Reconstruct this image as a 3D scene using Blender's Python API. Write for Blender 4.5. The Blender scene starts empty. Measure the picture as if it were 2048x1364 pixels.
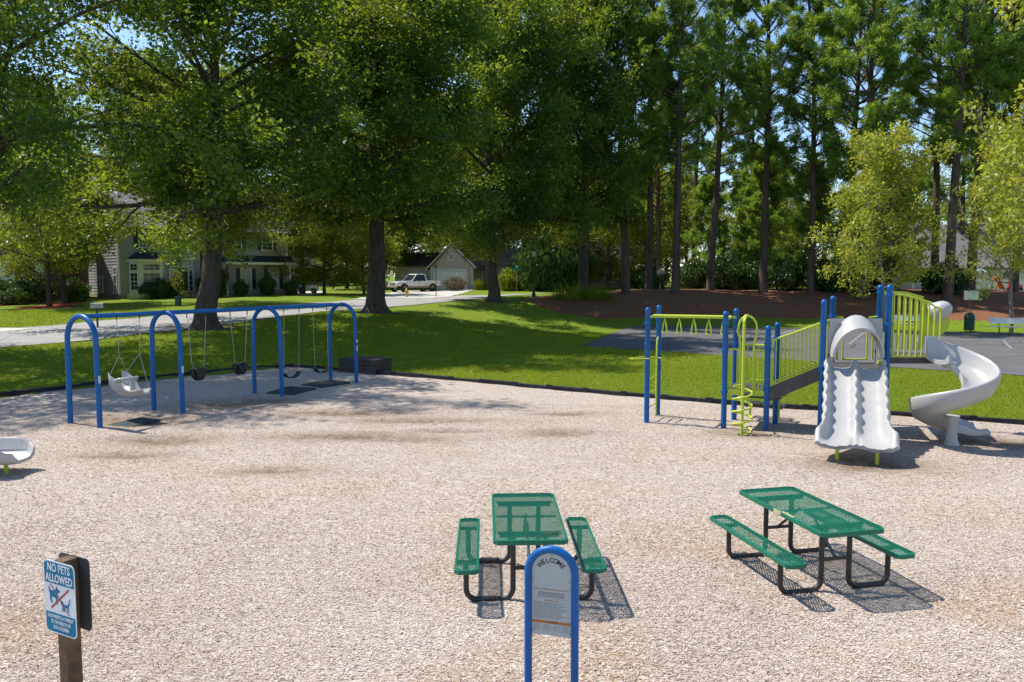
import bpy, math, random
import numpy as np
from mathutils import Vector, Matrix

S = bpy.context.scene
COL = S.collection
R = math.radians
random.seed(7)

# ------------------------------------------------------------------ camera, sky, sun, exposure
cam_data = bpy.data.cameras.new('camera')
cam = bpy.data.objects.new('camera', cam_data)
COL.objects.link(cam)
cam_data.sensor_width = 36.0
cam_data.lens = 28.0
cam_data.clip_start = 0.1
cam_data.clip_end = 6000.0
cam.location = (0.0, 0.0, 3.41)
cam.rotation_euler = (R(90.0 - 4.63), 0.0, 0.0)
S.camera = cam

SUN_DIR = Vector((-0.59, 0.27, 1.0)).normalized()          # towards the sun
world = bpy.data.worlds.new('World')
S.world = world
world.use_nodes = True
wn = world.node_tree
bg = wn.nodes['Background']
sky = wn.nodes.new('ShaderNodeTexSky')
sky.sky_type = 'NISHITA'
sky.sun_disc = False
sky.sun_elevation = math.asin(SUN_DIR.z)
sky.sun_rotation = math.atan2(SUN_DIR.x, SUN_DIR.y)
sky.altitude = 900.0
sky.air_density = 1.0
sky.dust_density = 0.35
sky.ozone_density = 3.5
wn.links.new(sky.outputs[0], bg.inputs[0])
bg.inputs[1].default_value = 0.15

sun_data = bpy.data.lights.new('sun', 'SUN')
sun_data.energy = 4.6
sun_data.angle = R(0.53)
sun_data.color = (1.0, 0.955, 0.88)
sun = bpy.data.objects.new('sun', sun_data)
COL.objects.link(sun)
sun.rotation_euler = SUN_DIR.to_track_quat('Z', 'Y').to_euler()

S.view_settings.view_transform = 'Standard'
S.view_settings.look = 'None'
S.view_settings.exposure = 0.54
S.view_settings.gamma = 1.0
S.cycles.use_denoising = True
S.cycles.max_bounces = 8
S.cycles.transparent_max_bounces = 8
S.cycles.sample_clamp_indirect = 6.0

# ------------------------------------------------------------------ object helpers
def link(o, parent=None):
    COL.objects.link(o)
    if parent is not None:
        o.parent = parent
    return o

def tag(o, label, cat, group=None):
    o['label'] = label
    o['category'] = cat
    if group:
        o['group'] = group
    return o

def thing(name, label, cat, loc=(0, 0, 0), rotz=0.0, group=None):
    o = bpy.data.objects.new(name, None)
    o.empty_display_size = 0.2
    link(o)
    o.location = loc
    o.rotation_euler = (0, 0, rotz)
    return tag(o, label, cat, group)

def dup(root, loc, rotz=0.0, label=None, scale=None, group=None):
    r = root.copy()
    link(r)
    r.location = loc
    r.rotation_euler = (0, 0, rotz)
    if scale is not None:
        r.scale = scale if hasattr(scale, '__len__') else (scale,) * 3
    if label:
        r['label'] = label
    if group:
        r['group'] = group
    for ch in list(root.children):
        c = ch.copy()
        link(c, r)
        for g in list(ch.children):
            link(g.copy(), c)
    return r

def np_mesh(name, verts, faces, mat, smooth=False, face_attr=None, vert_attr=None):
    verts = np.asarray(verts, np.float32).reshape(-1, 3)
    faces = np.asarray(faces, np.int32)
    k = faces.shape[1]
    me = bpy.data.meshes.new(name)
    me.vertices.add(len(verts))
    me.vertices.foreach_set('co', verts.ravel())
    me.loops.add(faces.size)
    me.loops.foreach_set('vertex_index', faces.ravel())
    me.polygons.add(len(faces))
    me.polygons.foreach_set('loop_start', np.arange(0, faces.size, k, dtype=np.int32))
    me.polygons.foreach_set('loop_total', np.full(len(faces), k, np.int32))
    if smooth:
        me.polygons.foreach_set('use_smooth', np.ones(len(faces), bool))
    if face_attr:
        for n, a in face_attr.items():
            at = me.attributes.new(n, 'FLOAT', 'FACE')
            at.data.foreach_set('value', np.asarray(a, np.float32))
    if vert_attr:
        for n, a in vert_attr.items():
            at = me.attributes.new(n, 'FLOAT', 'POINT')
            at.data.foreach_set('value', np.asarray(a, np.float32))
    me.update(calc_edges=True)
    if mat:
        me.materials.append(mat)
    return me

def np_obj(name, verts, faces, mat, parent=None, **kw):
    return link(bpy.data.objects.new(name, np_mesh(name, verts, faces, mat, **kw)), parent)

class MB:
    """collects shapes into one mesh"""
    def __init__(self):
        self.v = []
        self.f = []

    def add(self, vs, fs, M=None):
        b = len(self.v)
        for p in vs:
            p = Vector(p)
            self.v.append(tuple(M @ p) if M is not None else tuple(p))
        self.f += [tuple(i + b for i in f) for f in fs]
        return self

    def box(self, c, s, rz=0.0, rx=0.0, ry=0.0, M=None):
        hx, hy, hz = s[0] / 2, s[1] / 2, s[2] / 2
        vs = [(x, y, z) for z in (-hz, hz) for y in (-hy, hy) for x in (-hx, hx)]
        T = Matrix.Translation(c) @ Matrix.Rotation(rz, 4, 'Z') @ Matrix.Rotation(ry, 4, 'Y') @ Matrix.Rotation(rx, 4, 'X')
        if M is not None:
            T = M @ T
        return self.add(vs, [(0, 2, 3, 1), (4, 5, 7, 6), (0, 1, 5, 4), (2, 6, 7, 3), (0, 4, 6, 2), (1, 3, 7, 5)], T)

    def tube(self, pts, r, n=8, cap=True, closed=False, M=None):
        pts = [Vector(p) for p in pts]
        m = len(pts)
        rr = r if hasattr(r, '__len__') else [r] * m
        tans = []
        for i in range(m):
            if closed:
                t = pts[(i + 1) % m] - pts[i - 1]
            else:
                t = pts[min(i + 1, m - 1)] - pts[max(i - 1, 0)]
            tans.append(t.normalized())
        ref = Vector((0, 0, 1)) if abs(tans[0].z) < 0.9 else Vector((1, 0, 0))
        a = tans[0].cross(ref).normalized()
        vs = []
        for i in range(m):
            t = tans[i]
            a = (a - t * a.dot(t)).normalized()
            b = t.cross(a)
            for k in range(n):
                w = 2 * math.pi * k / n
                vs.append(pts[i] + (a * math.cos(w) + b * math.sin(w)) * rr[i])
        fs = []
        for i in range(m if closed else m - 1):
            j = (i + 1) % m
            for k in range(n):
                l = (k + 1) % n
                fs.append((i * n + k, j * n + k, j * n + l, i * n + l))
        if cap and not closed:
            fs.append(tuple(range(n)))
            fs.append(tuple(range((m - 1) * n, m * n))[::-1])
        return self.add(vs, fs, M)

    def lathe(self, prof, n=16, c=(0, 0, 0), M=None, cap=True):
        vs = []
        for r, z in prof:
            for k in range(n):
                w = 2 * math.pi * k / n
                vs.append((c[0] + r * math.cos(w), c[1] + r * math.sin(w), c[2] + z))
        fs = []
        for i in range(len(prof) - 1):
            for k in range(n):
                l = (k + 1) % n
                fs.append((i * n + k, i * n + l, (i + 1) * n + l, (i + 1) * n + k))
        if cap:
            fs.append(tuple(range(n))[::-1])
            fs.append(tuple(range((len(prof) - 1) * n, len(prof) * n)))
        return self.add(vs, fs, M)

    def prism(self, poly, z0, z1, M=None):
        n = len(poly)
        vs = [(p[0], p[1], z0) for p in poly] + [(p[0], p[1], z1) for p in poly]
        fs = [tuple(range(n))[::-1], tuple(range(n, 2 * n))]
        for i in range(n):
            j = (i + 1) % n
            fs.append((i, j, n + j, n + i))
        return self.add(vs, fs, M)

    def loft(self, rings, closed=True, caps=True, M=None):
        n = len(rings[0])
        vs = [p for r in rings for p in r]
        fs = []
        for i in range(len(rings) - 1):
            for k in range(n if closed else n - 1):
                l = (k + 1) % n
                fs.append((i * n + k, i * n + l, (i + 1) * n + l, (i + 1) * n + k))
        if caps and closed:
            fs.append(tuple(range(n))[::-1])
            fs.append(tuple(range((len(rings) - 1) * n, len(rings) * n)))
        return self.add(vs, fs, M)

    def mesh(self, name, mat, smooth=False, ang=40):
        me = bpy.data.meshes.new(name)
        me.from_pydata(self.v, [], self.f)
        me.update()
        if mat:
            me.materials.append(mat)
        if smooth:
            me.shade_smooth()
            me.set_sharp_from_angle(angle=R(ang))
        return me

    def build(self, name, mat, parent=None, smooth=False, ang=40, bevel=0.0, fixn=True):
        me = self.mesh(name, mat, smooth, ang)
        if fixn:
            import bmesh
            bm = bmesh.new()
            bm.from_mesh(me)
            bmesh.ops.recalc_face_normals(bm, faces=bm.faces)
            bm.to_mesh(me)
            bm.free()
        o = link(bpy.data.objects.new(name, me), parent)
        if bevel:
            b = o.modifiers.new('bevel', 'BEVEL')
            b.width = bevel
            b.segments = 2
            b.limit_method = 'ANGLE'
            b.angle_limit = R(50)
        return o

def arc(c, r, a0, a1, n, plane='xz'):
    out = []
    for i in range(n + 1):
        a = a0 + (a1 - a0) * i / n
        u, w = r * math.cos(a), r * math.sin(a)
        out.append((c[0] + u, c[1], c[2] + w) if plane == 'xz' else ((c[0], c[1] + u, c[2] + w) if plane == 'yz' else (c[0] + u, c[1] + w, c[2])))
    return out

def text_mesh(body, size, mat, parent, M, name='lettering', align='CENTER', sx=1.0, bold=0.0):
    cu = bpy.data.curves.new(name, 'FONT')
    cu.body = body
    cu.size = size
    cu.align_x = align
    cu.align_y = 'CENTER'
    cu.resolution_u = 3
    cu.extrude = 0.0004
    cu.offset = bold
    tmp = bpy.data.objects.new(name, cu)
    COL.objects.link(tmp)
    dg = bpy.context.evaluated_depsgraph_get()
    me = bpy.data.meshes.new_from_object(tmp.evaluated_get(dg))
    bpy.data.objects.remove(tmp)
    me.transform(M @ Matrix.Diagonal((sx, 1, 1, 1)))
    me.materials.clear()
    me.materials.append(mat)
    return link(bpy.data.objects.new(name, me), parent)

# ------------------------------------------------------------------ materials
def new_mat(name):
    m = bpy.data.materials.new(name)
    m.use_nodes = True
    nt = m.node_tree
    return m, nt, nt.nodes['Principled BSDF']

def rgba(c):
    return (c[0], c[1], c[2], 1.0)

def noise(nt, scale, detail=4.0, rough=0.55, coord='Object', vec=None):
    tc = nt.nodes.new('ShaderNodeTexCoord')
    n = nt.nodes.new('ShaderNodeTexNoise')
    n.inputs['Scale'].default_value = scale
    n.inputs['Detail'].default_value = detail
    n.inputs['Roughness'].default_value = rough
    nt.links.new(vec if vec is not None else tc.outputs[coord], n.inputs['Vector'])
    return n.outputs['Fac']

def ramp(nt, fac, stops, interp='LINEAR'):
    r = nt.nodes.new('ShaderNodeValToRGB')
    r.color_ramp.interpolation = interp
    el = r.color_ramp.elements
    while len(el) < len(stops):
        el.new(0.5)
    for e, (p, c) in zip(el, stops):
        e.position = p
        e.color = rgba(c)
    nt.links.new(fac, r.inputs[0])
    return r.outputs[0]

def fval(nt, fac, a, b, c=0.0, d=1.0):
    m = nt.nodes.new('ShaderNodeMapRange')
    m.inputs[1].default_value = a
    m.inputs[2].default_value = b
    m.inputs[3].default_value = c
    m.inputs[4].default_value = d
    nt.links.new(fac, m.inputs[0])
    return m.outputs[0]

def math_node(nt, op, a, b):
    m = nt.nodes.new('ShaderNodeMath')
    m.operation = op
    for i, x in enumerate((a, b)):
        if isinstance(x, (int, float)):
            m.inputs[i].default_value = x
        else:
            nt.links.new(x, m.inputs[i])
    return m.outputs[0]

def mix(nt, fac, a, b, blend='MIX'):
    m = nt.nodes.new('ShaderNodeMix')
    m.data_type = 'RGBA'
    m.blend_type = blend
    for s, x in ((m.inputs[0], fac), (m.inputs[6], a), (m.inputs[7], b)):
        if isinstance(x, (int, float)):
            s.default_value = x
        elif isinstance(x, tuple):
            s.default_value = rgba(x)
        else:
            nt.links.new(x, s)
    return m.outputs[2]

def attr(nt, name):
    a = nt.nodes.new('ShaderNodeAttribute')
    a.attribute_name = name
    return a.outputs['Fac']

def bump(nt, bsdf, h, strength=0.3, dist=0.01):
    b = nt.nodes.new('ShaderNodeBump')
    b.inputs['Strength'].default_value = strength
    b.inputs['Distance'].default_value = dist
    nt.links.new(h, b.inputs['Height'])
    nt.links.new(b.outputs[0], bsdf.inputs['Normal'])

def plain(name, col, rough=0.5, var=0.12, scale=8.0, metal=0.0, bmp=0.0, bscale=60.0, spec=0.5, dirt=None, coat=0.0):
    m, nt, p = new_mat(name)
    n = noise(nt, scale, 5.0, 0.6)
    lo = tuple(c * (1 - var) for c in col)
    hi = tuple(min(1.0, c * (1 + var)) for c in col)
    c = ramp(nt, n, [(0.3, lo), (0.7, hi)])
    if dirt:
        d = fval(nt, noise(nt, scale * 0.37 + 1.3, 6.0, 0.7), 0.52, 0.72)
        c = mix(nt, math_node(nt, 'MULTIPLY', d, dirt[3]), c, dirt[:3])
    nt.links.new(c, p.inputs['Base Color'])
    rn = fval(nt, noise(nt, scale * 2.1, 3.0), 0.3, 0.7, max(0.03, rough - 0.08), min(1.0, rough + 0.1))
    nt.links.new(rn, p.inputs['Roughness'])
    p.inputs['Metallic'].default_value = metal
    p.inputs['Specular IOR Level'].default_value = spec
    p.inputs['Coat Weight'].default_value = coat
    if bmp:
        bump(nt, p, noise(nt, bscale, 4.0), bmp, 0.01)
    return m

M_BLUE = plain('blue_paint', (0.001, 0.100, 0.325), 0.36, 0.10, 3.0, spec=0.35, dirt=(0.012, 0.11, 0.30, 0.35))
M_LIME = plain('lime_paint', (0.46, 0.55, 0.035), 0.38, 0.06, 4.0, dirt=(0.42, 0.45, 0.10, 0.3))
M_GREYP = plain('grey_plastic', (0.40, 0.39, 0.37), 0.36, 0.05, 2.0, dirt=(0.40, 0.38, 0.34, 0.45))
M_DECK = plain('dark_vinyl_deck', (0.060, 0.052, 0.052), 0.6, 0.25, 9.0, dirt=(0.16, 0.14, 0.12, 0.5))
M_GREENV = plain('green_vinyl', (0.004, 0.135, 0.078), 0.38, 0.14, 5.0, spec=0.4, dirt=(0.03, 0.17, 0.11, 0.5))
M_BLACKP = plain('black_powder_coat', (0.022, 0.021, 0.021), 0.5, 0.3, 6.0, dirt=(0.07, 0.06, 0.055, 0.5))
M_BLACKR = plain('black_rubber', (0.018, 0.018, 0.02), 0.6, 0.3, 10.0)
M_BORDER = plain('black_border_plastic', (0.016, 0.018, 0.023), 0.7, 0.35, 3.0, bmp=0.3, dirt=(0.10, 0.085, 0.07, 0.6), spec=0.25)
M_MAT = plain('green_rubber_mat', (0.020, 0.036, 0.034), 0.85, 0.3, 6.0, bmp=0.4, dirt=(0.12, 0.095, 0.07, 0.6))
M_STEEL = plain('galvanised_steel', (0.42, 0.42, 0.42), 0.38, 0.15, 12.0, metal=0.9)
M_WHITE = plain('white_paint', (0.78, 0.78, 0.76), 0.5, 0.05, 3.0, dirt=(0.55, 0.53, 0.48, 0.35))
M_WHITECAR = plain('white_car_paint', (0.80, 0.80, 0.79), 0.25, 0.02, 1.0, coat=0.6, dirt=(0.66, 0.62, 0.55, 0.3))
M_BEIGECAR = plain('tan_car_trim', (0.36, 0.30, 0.23), 0.35, 0.04, 1.0)
M_TYRE = plain('tyre_rubber', (0.02, 0.02, 0.02), 0.8, 0.3, 8.0)
M_RIM = plain('alloy_rim', (0.35, 0.35, 0.36), 0.3, 0.1, 4.0, metal=0.8)
M_CARGLASS = plain('dark_car_glass', (0.015, 0.02, 0.024), 0.06, 0.1, 1.0)
M_LAMPGLASS = plain('headlight_glass', (0.55, 0.57, 0.60), 0.12, 0.05, 2.0)
M_REDLAMP = plain('red_lamp', (0.35, 0.01, 0.01), 0.2, 0.05, 2.0)
M_BLACKT = plain('black_trim', (0.02, 0.02, 0.02), 0.45, 0.2, 5.0)
M_GREYSIDE = plain('grey_clapboard', (0.34, 0.33, 0.32), 0.65, 0.08, 1.5, dirt=(0.16, 0.15, 0.14, 0.35))
M_BEIGESIDE = plain('beige_clapboard', (0.50, 0.44, 0.36), 0.65, 0.06, 1.2, dirt=(0.38, 0.33, 0.27, 0.35))
M_CREAMSIDE = plain('cream_clapboard', (0.58, 0.53, 0.46), 0.65, 0.06, 1.2)
M_BLUESIDE = plain('pale_blue_clapboard', (0.40, 0.47, 0.56), 0.65, 0.06, 1.2)
M_FOUND = plain('foundation_render', (0.33, 0.27, 0.19), 0.85, 0.15, 4.0, bmp=0.3)
M_TRIM = plain('white_trim', (0.75, 0.74, 0.70), 0.5, 0.04, 3.0, dirt=(0.55, 0.52, 0.45, 0.3))
M_SHUTTER = plain('dark_teal_shutter', (0.012, 0.03, 0.042), 0.5, 0.2, 4.0)
M_ROOFD = plain('dark_slate_shingle', (0.028, 0.032, 0.045), 0.85, 0.35, 7.0, bmp=0.5, bscale=20.0, spec=0.2)
M_ROOFG = plain('grey_shingle', (0.17, 0.155, 0.165), 0.9, 0.22, 6.0, bmp=0.5, bscale=20.0, spec=0.2)
M_ROOFB = plain('brown_shingle', (0.13, 0.09, 0.065), 0.9, 0.25, 6.0, bmp=0.5, bscale=20.0, spec=0.2)
M_PANE = plain('window_glass', (0.03, 0.04, 0.045), 0.05, 0.2, 0.7)
M_BLIND = plain('window_blind', (0.42, 0.42, 0.40), 0.4, 0.1, 2.0)
M_CONC = plain('pale_concrete', (0.50, 0.46, 0.41), 0.85, 0.12, 0.7, bmp=0.2, bscale=40.0, dirt=(0.32, 0.28, 0.24, 0.5))
M_TIMBER = plain('weathered_dark_timber', (0.045, 0.036, 0.030), 0.8, 0.35, 5.0, bmp=0.5, bscale=30.0)
M_GREENMETAL = plain('dark_green_metal', (0.008, 0.055, 0.035), 0.42, 0.15, 4.0)
M_SIGNGREEN = plain('green_sign', (0.01, 0.22, 0.12), 0.4, 0.05, 3.0)
M_YELLOWSIGN = plain('yellow_sign', (0.62, 0.45, 0.05), 0.45, 0.05, 3.0)
M_HYD = plain('hydrant_yellow', (0.55, 0.36, 0.03), 0.45, 0.12, 6.0)
M_ORANGE = plain('orange_plastic', (0.75, 0.26, 0.03), 0.4, 0.06, 3.0)
M_RED = plain('red_plastic', (0.50, 0.02, 0.03), 0.4, 0.08, 3.0)
M_BROWNPOST = plain('rusty_brown_post', (0.17, 0.085, 0.045), 0.75, 0.25, 8.0)
M_GREYSTICK = plain('grey_sticker', (0.55, 0.55, 0.55), 0.5, 0.05, 20.0)
M_SIGNBACK = plain('sign_back_metal', (0.085, 0.085, 0.082), 0.45, 0.15, 6.0, metal=0.25)
M_SIGNWHITE = plain('sign_white', (0.72, 0.74, 0.76), 0.4, 0.03, 6.0)
M_SIGNTEAL = plain('sign_teal', (0.001, 0.165, 0.30), 0.45, 0.06, 6.0, spec=0.15)
M_SIGNRED = plain('sign_red', (0.36, 0.06, 0.08), 0.45, 0.06, 6.0)
M_PANELGREY = plain('sign_panel_grey', (0.40, 0.44, 0.45), 0.38, 0.04, 3.0)
M_PRINTBLACK = plain('print_black', (0.03, 0.03, 0.035), 0.5, 0.1, 6.0)
M_PRINTGREY = plain('print_grey', (0.16, 0.17, 0.18), 0.5, 0.1, 6.0)
M_PRINTORANGE = plain('print_orange', (0.42, 0.15, 0.03), 0.5, 0.1, 6.0)
M_PRINTPALE = plain('print_pale_grey', (0.27, 0.29, 0.30), 0.5, 0.1, 6.0)

def bark(name, col, scale=6.0):
    m, nt, p = new_mat(name)
    tc = nt.nodes.new('ShaderNodeTexCoord')
    mp = nt.nodes.new('ShaderNodeMapping')
    mp.inputs['Scale'].default_value = (1, 1, 0.18)
    nt.links.new(tc.outputs['Object'], mp.inputs[0])
    n = noise(nt, scale, 6.0, 0.65, vec=mp.outputs[0])
    c = ramp(nt, n, [(0.3, tuple(x * 0.45 for x in col)), (0.52, col), (0.75, tuple(x * 1.5 for x in col))])
    nt.links.new(c, p.inputs['Base Color'])
    p.inputs['Roughness'].default_value = 0.9
    p.inputs['Specular IOR Level'].default_value = 0.2
    bump(nt, p, n, 0.8, 0.06)
    return m

M_BARK = bark('oak_bark', (0.075, 0.062, 0.050))
M_PINEBARK = bark('pine_bark', (0.105, 0.075, 0.060), 4.0)
M_PALEBARK = bark('pale_young_bark', (0.26, 0.23, 0.19), 9.0)

def leaf_mat(name, dark, mid, light, trans, tmix=0.42, rough=0.42, spec=0.4):
    m, nt, p = new_mat(name)
    a = attr(nt, 'tint')
    c = ramp(nt, a, [(0.0, dark), (0.5, mid), (1.0, light)])
    nt.links.new(c, p.inputs['Base Color'])
    p.inputs['Roughness'].default_value = rough
    p.inputs['Specular IOR Level'].default_value = spec
    t = nt.nodes.new('ShaderNodeBsdfTranslucent')
    tcol = ramp(nt, a, [(0.0, tuple(x * 0.6 for x in trans)), (1.0, trans)])
    nt.links.new(tcol, t.inputs[0])
    ms = nt.nodes.new('ShaderNodeMixShader')
    ms.inputs[0].default_value = tmix
    nt.links.new(p.outputs[0], ms.inputs[1])
    nt.links.new(t.outputs[0], ms.inputs[2])
    nt.links.new(ms.outputs[0], nt.nodes['Material Output'].inputs[0])
    return m

M_OAK = leaf_mat('oak_leaf', (0.013, 0.060, 0.014), (0.050, 0.135, 0.025), (0.185, 0.245, 0.034), (0.36, 0.46, 0.022), 0.46)
M_PINE = leaf_mat('pine_needle', (0.050, 0.135, 0.030), (0.150, 0.27, 0.050), (0.28, 0.37, 0.055), (0.44, 0.58, 0.04), 0.45)
M_YOUNG = leaf_mat('young_maple_leaf', (0.21, 0.27, 0.03), (0.36, 0.385, 0.045), (0.50, 0.48, 0.07), (0.60, 0.62, 0.05), 0.46)
M_LIGHTLEAF = leaf_mat('light_street_leaf', (0.09, 0.15, 0.015), (0.19, 0.25, 0.022), (0.32, 0.34, 0.034), (0.48, 0.50, 0.025), 0.48)
M_BUSH = leaf_mat('dark_shrub_leaf', (0.014, 0.050, 0.013), (0.036, 0.095, 0.020), (0.085, 0.15, 0.028), (0.13, 0.19, 0.02), 0.32)
M_PALEBUSH = leaf_mat('pale_shrub_leaf', (0.10, 0.16, 0.05), (0.20, 0.25, 0.10), (0.40, 0.42, 0.22), (0.22, 0.25, 0.08), 0.3)
M_BROWNBUSH = leaf_mat('brown_shrub_leaf', (0.11, 0.085, 0.04), (0.18, 0.14, 0.07), (0.25, 0.19, 0.10), (0.2, 0.15, 0.06), 0.3)
M_BLADE = leaf_mat('grass_blade', (0.115, 0.190, 0.010), (0.210, 0.295, 0.014), (0.320, 0.350, 0.030), (0.46, 0.52, 0.02), 0.42, 0.5, 0.3)
M_CHIP = None

# ------------------------------------------------------------------ the lie of the land
ROAD = np.array([(-75, 24), (-55, 25.5), (-40, 27), (-29, 29.5), (-20.7, 34), (-17.2, 42), (-13.4, 51), (-9.6, 59.5), (-4, 67.3), (4, 73.6), (14, 77.6), (28, 80), (50, 82), (90, 84)], float)
ROAD_Z = [0.6, 0.6, 0.65, 0.7, 0.85, 1.05, 1.35, 1.5, 1.65, 1.85, 2.05, 2.15, 2.1, 2.0]

def smooth_path(P, step=1.0):
    out = []
    n = len(P)
    for i in range(n - 1):
        p0, p1, p2, p3 = P[max(i - 1, 0)], P[i], P[i + 1], P[min(i + 2, n - 1)]
        m = max(2, int(np.linalg.norm(p2 - p1) / step))
        for k in range(m):
            t = k / m
            out.append(0.5 * ((2 * p1) + (-p0 + p2) * t + (2 * p0 - 5 * p1 + 4 * p2 - p3) * t * t + (-p0 + 3 * p1 - 3 * p2 + p3) * t ** 3))
    out.append(P[-1])
    return np.array(out)

ROADC = smooth_path(ROAD)
_ctrl = [(x, y, z) for (x, y), z in zip(ROAD, ROAD_Z)]
_ctrl += [(-19.3, 30, 0.68), (-15.2, 35, 0.92), (-14.4, 38, 1.0), (-10.0, 48.0, 1.33), (-7.6, 46.2, 1.33), (-1.2, 61.2, 1.52), (3, 64, 1.75),
          (9.4, 66, 2.05), (13.5, 66, 2.05), (21.4, 68, 2.05), (27.5, 61.6, 1.6), (32.1, 58.4, 1.4), (42, 56, 1.2), (60, 60, 1.3),
          (-31, 62, 1.65), (-20, 72, 1.75), (-45, 58, 1.6), (-38, 72, 1.75), (-12, 88, 1.75), (-8, 98, 2.0), (10, 100, 2.2), (30, 100, 2.2), (45, 85, 1.7),
          (-30, 50, 1.45), (-25, 42, 1.2), (-27, 85, 1.6), (-40, 110, 2.3), (0, 130, 2.4), (50, 130, 2.4), (100, 100, 2.0), (-100, 60, 1.8), (-80, 10, 0.5), (-100, 130, 2.5)]
# the flat: playground, lawn and court
for y in (-40, -10, 5, 14):
    for x in (-14, 0, 14, 30, 60):
        _ctrl.append((x, y, 0.0))
_ctrl += [(-14.4, 22.4, 0.05), (-11.8, 26.3, 0.08), (-8.2, 30.2, 0.1), (-17.4, 18, 0.15), (-20, 8, 0.15), (-25, -10, 0.2), (-4, 32, 0.03), (0, 38, 0.0), (0, 28, 0.0), (6, 24, 0.0), (12, 20, 0),
          (4, 46, 0.0), (8, 53, 0.0), (12, 57, 0.02), (20, 57, 0.0), (28, 53, 0), (36, 49, 0), (46, 44, 0.0), (6, 38, 0), (14, 30, 0), (22, 26, 0), (12, 46, 0), (20, 40, 0), (30, 40, 0), (45, 30, 0), (60, 20, 0),
          (-9, 34, 0.42), (-5, 40, 0.55), (-2, 46, 0.5), (2, 54, 0.55), (7, 60, 0.75), (14, 61.5, 1.0), (22, 60.5, 0.85), (29, 56.5, 0.6), (-12, 31, 0.5)]
_ctrl = np.array(_ctrl, float)

def _phi(d2):
    return 0.5 * d2 * np.log(d2 + 1e-9)

_n = len(_ctrl)
_d2 = ((_ctrl[:, None, :2] - _ctrl[None, :, :2]) ** 2).sum(-1)
_A = np.zeros((_n + 3, _n + 3))
_A[:_n, :_n] = _phi(_d2) + np.eye(_n) * 1.5
_A[:_n, _n:] = np.c_[np.ones(_n), _ctrl[:, :2]]
_A[_n:, :_n] = _A[:_n, _n:].T
_W = np.linalg.solve(_A, np.r_[_ctrl[:, 2], 0, 0, 0])

def smoothstep(a, b, x):
    t = np.clip((x - a) / (b - a), 0, 1)
    return t * t * (3 - 2 * t)

def in_poly(px, py, poly):
    inside = np.zeros(np.shape(px), bool)
    n = len(poly)
    for i in range(n):
        x1, y1 = poly[i]
        x2, y2 = poly[(i + 1) % n]
        c = ((y1 > py) != (y2 > py)) & (px < (x2 - x1) * (py - y1) / (y2 - y1 + 1e-12) + x1)
        inside ^= c
    return inside

def dist_path(x, y, P):
    best = np.full(np.shape(x), 1e9)
    for i in range(len(P) - 1):
        a, b = P[i], P[i + 1]
        d = b - a
        t = np.clip(((x - a[0]) * d[0] + (y - a[1]) * d[1]) / (d @ d + 1e-12), 0, 1)
        best = np.minimum(best, np.hypot(x - a[0] - t * d[0], y - a[1] - t * d[1]))
    return best

def dist_poly(x, y, poly):
    P = np.array(list(poly) + [poly[0]], float)
    d = dist_path(x, y, P)
    return np.where(in_poly(x, y, poly), -d, d)

def zt(x, y):
    x = np.asarray(x, float)
    y = np.asarray(y, float)
    sh = x.shape
    X = np.clip(x.ravel(), -110, 110)
    Y = np.clip(y.ravel(), -45, 135)
    out = np.empty(len(X))
    for i in range(0, len(X), 20000):
        q = np.c_[X[i:i + 20000], Y[i:i + 20000]]
        d2 = ((q[:, None, :] - _ctrl[None, :, :2]) ** 2).sum(-1)
        out[i:i + 20000] = _phi(d2) @ _W[:_n] + _W[_n] + q @ _W[_n + 1:]
    out = np.maximum(out, -0.02)
    u = 0.03 * np.sin(X * 0.9 + 0.6 * Y) * np.sin(0.7 * Y - 0.3 * X) * smoothstep(0.1, 0.6, out)
    return (out + u).reshape(sh)

def zg(x, y):
    return float(zt(np.array([x]), np.array([y]))[0])

# outline of the wood-chip playground
LEFT_B = [(-18.0, -6), (-18.5, 10), (-17.0, 18), (-14.48, 22.32), (-13.44, 24.02), (-11.97, 26.14), (-9.98, 28.5), (-8.63, 29.76)]
RIGHT_B = [(-7.97, 29.78), (-6.19, 28.5), (-4.24, 27.45), (-2.03, 25.95), (-0.38, 24.92), (1.87, 23.45), (3.73, 22.2), (6.29, 20.85), (8.44, 19.75), (9.95, 19.0), (11.8, 18.13), (14.0, 16.6), (16.0, 10), (16.0, -6)]
PLAY = LEFT_B + RIGHT_B
COURT = [(3.5, 39.1), (6.4, 36.6), (14.2, 29.8), (17.6, 27.2), (30, 17.5), (55, 30), (47, 41), (30.2, 47.6), (20, 51.5), (10.5, 55.0), (8.2, 54.2), (6.3, 48.5)]
STRAW = [(0.5, 62.5), (3.5, 57.5), (6.5, 57.0), (9.5, 58.6), (16, 59.6), (24, 57.8), (32, 53.6), (44, 48.5), (90, 45), (90, 74), (40, 70), (24, 75), (12, 72.8), (3, 66)]
DRIVE1 = [(-22.6, 35.2), (-26, 34.0), (-60, 36), (-60, 46), (-29, 41.5)]          # apron of the drive by the brick house
DRIVE2 = [(-10.5, 65.5), (-6.0, 68.5), (-4.6, 91), (-9.5, 94), (-13.2, 88), (-13.5, 76)]

# ground sheet
def axis(lo, hi, step, far):
    a = list(np.arange(lo, hi + 1e-6, step))
    s, x = step, hi
    while x < far:
        s *= 1.25
        x += s
        a.append(x)
    s, x = step, lo
    while x > -far:
        s *= 1.25
        x -= s
        a.insert(0, x)
    return np.array(a)

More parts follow.
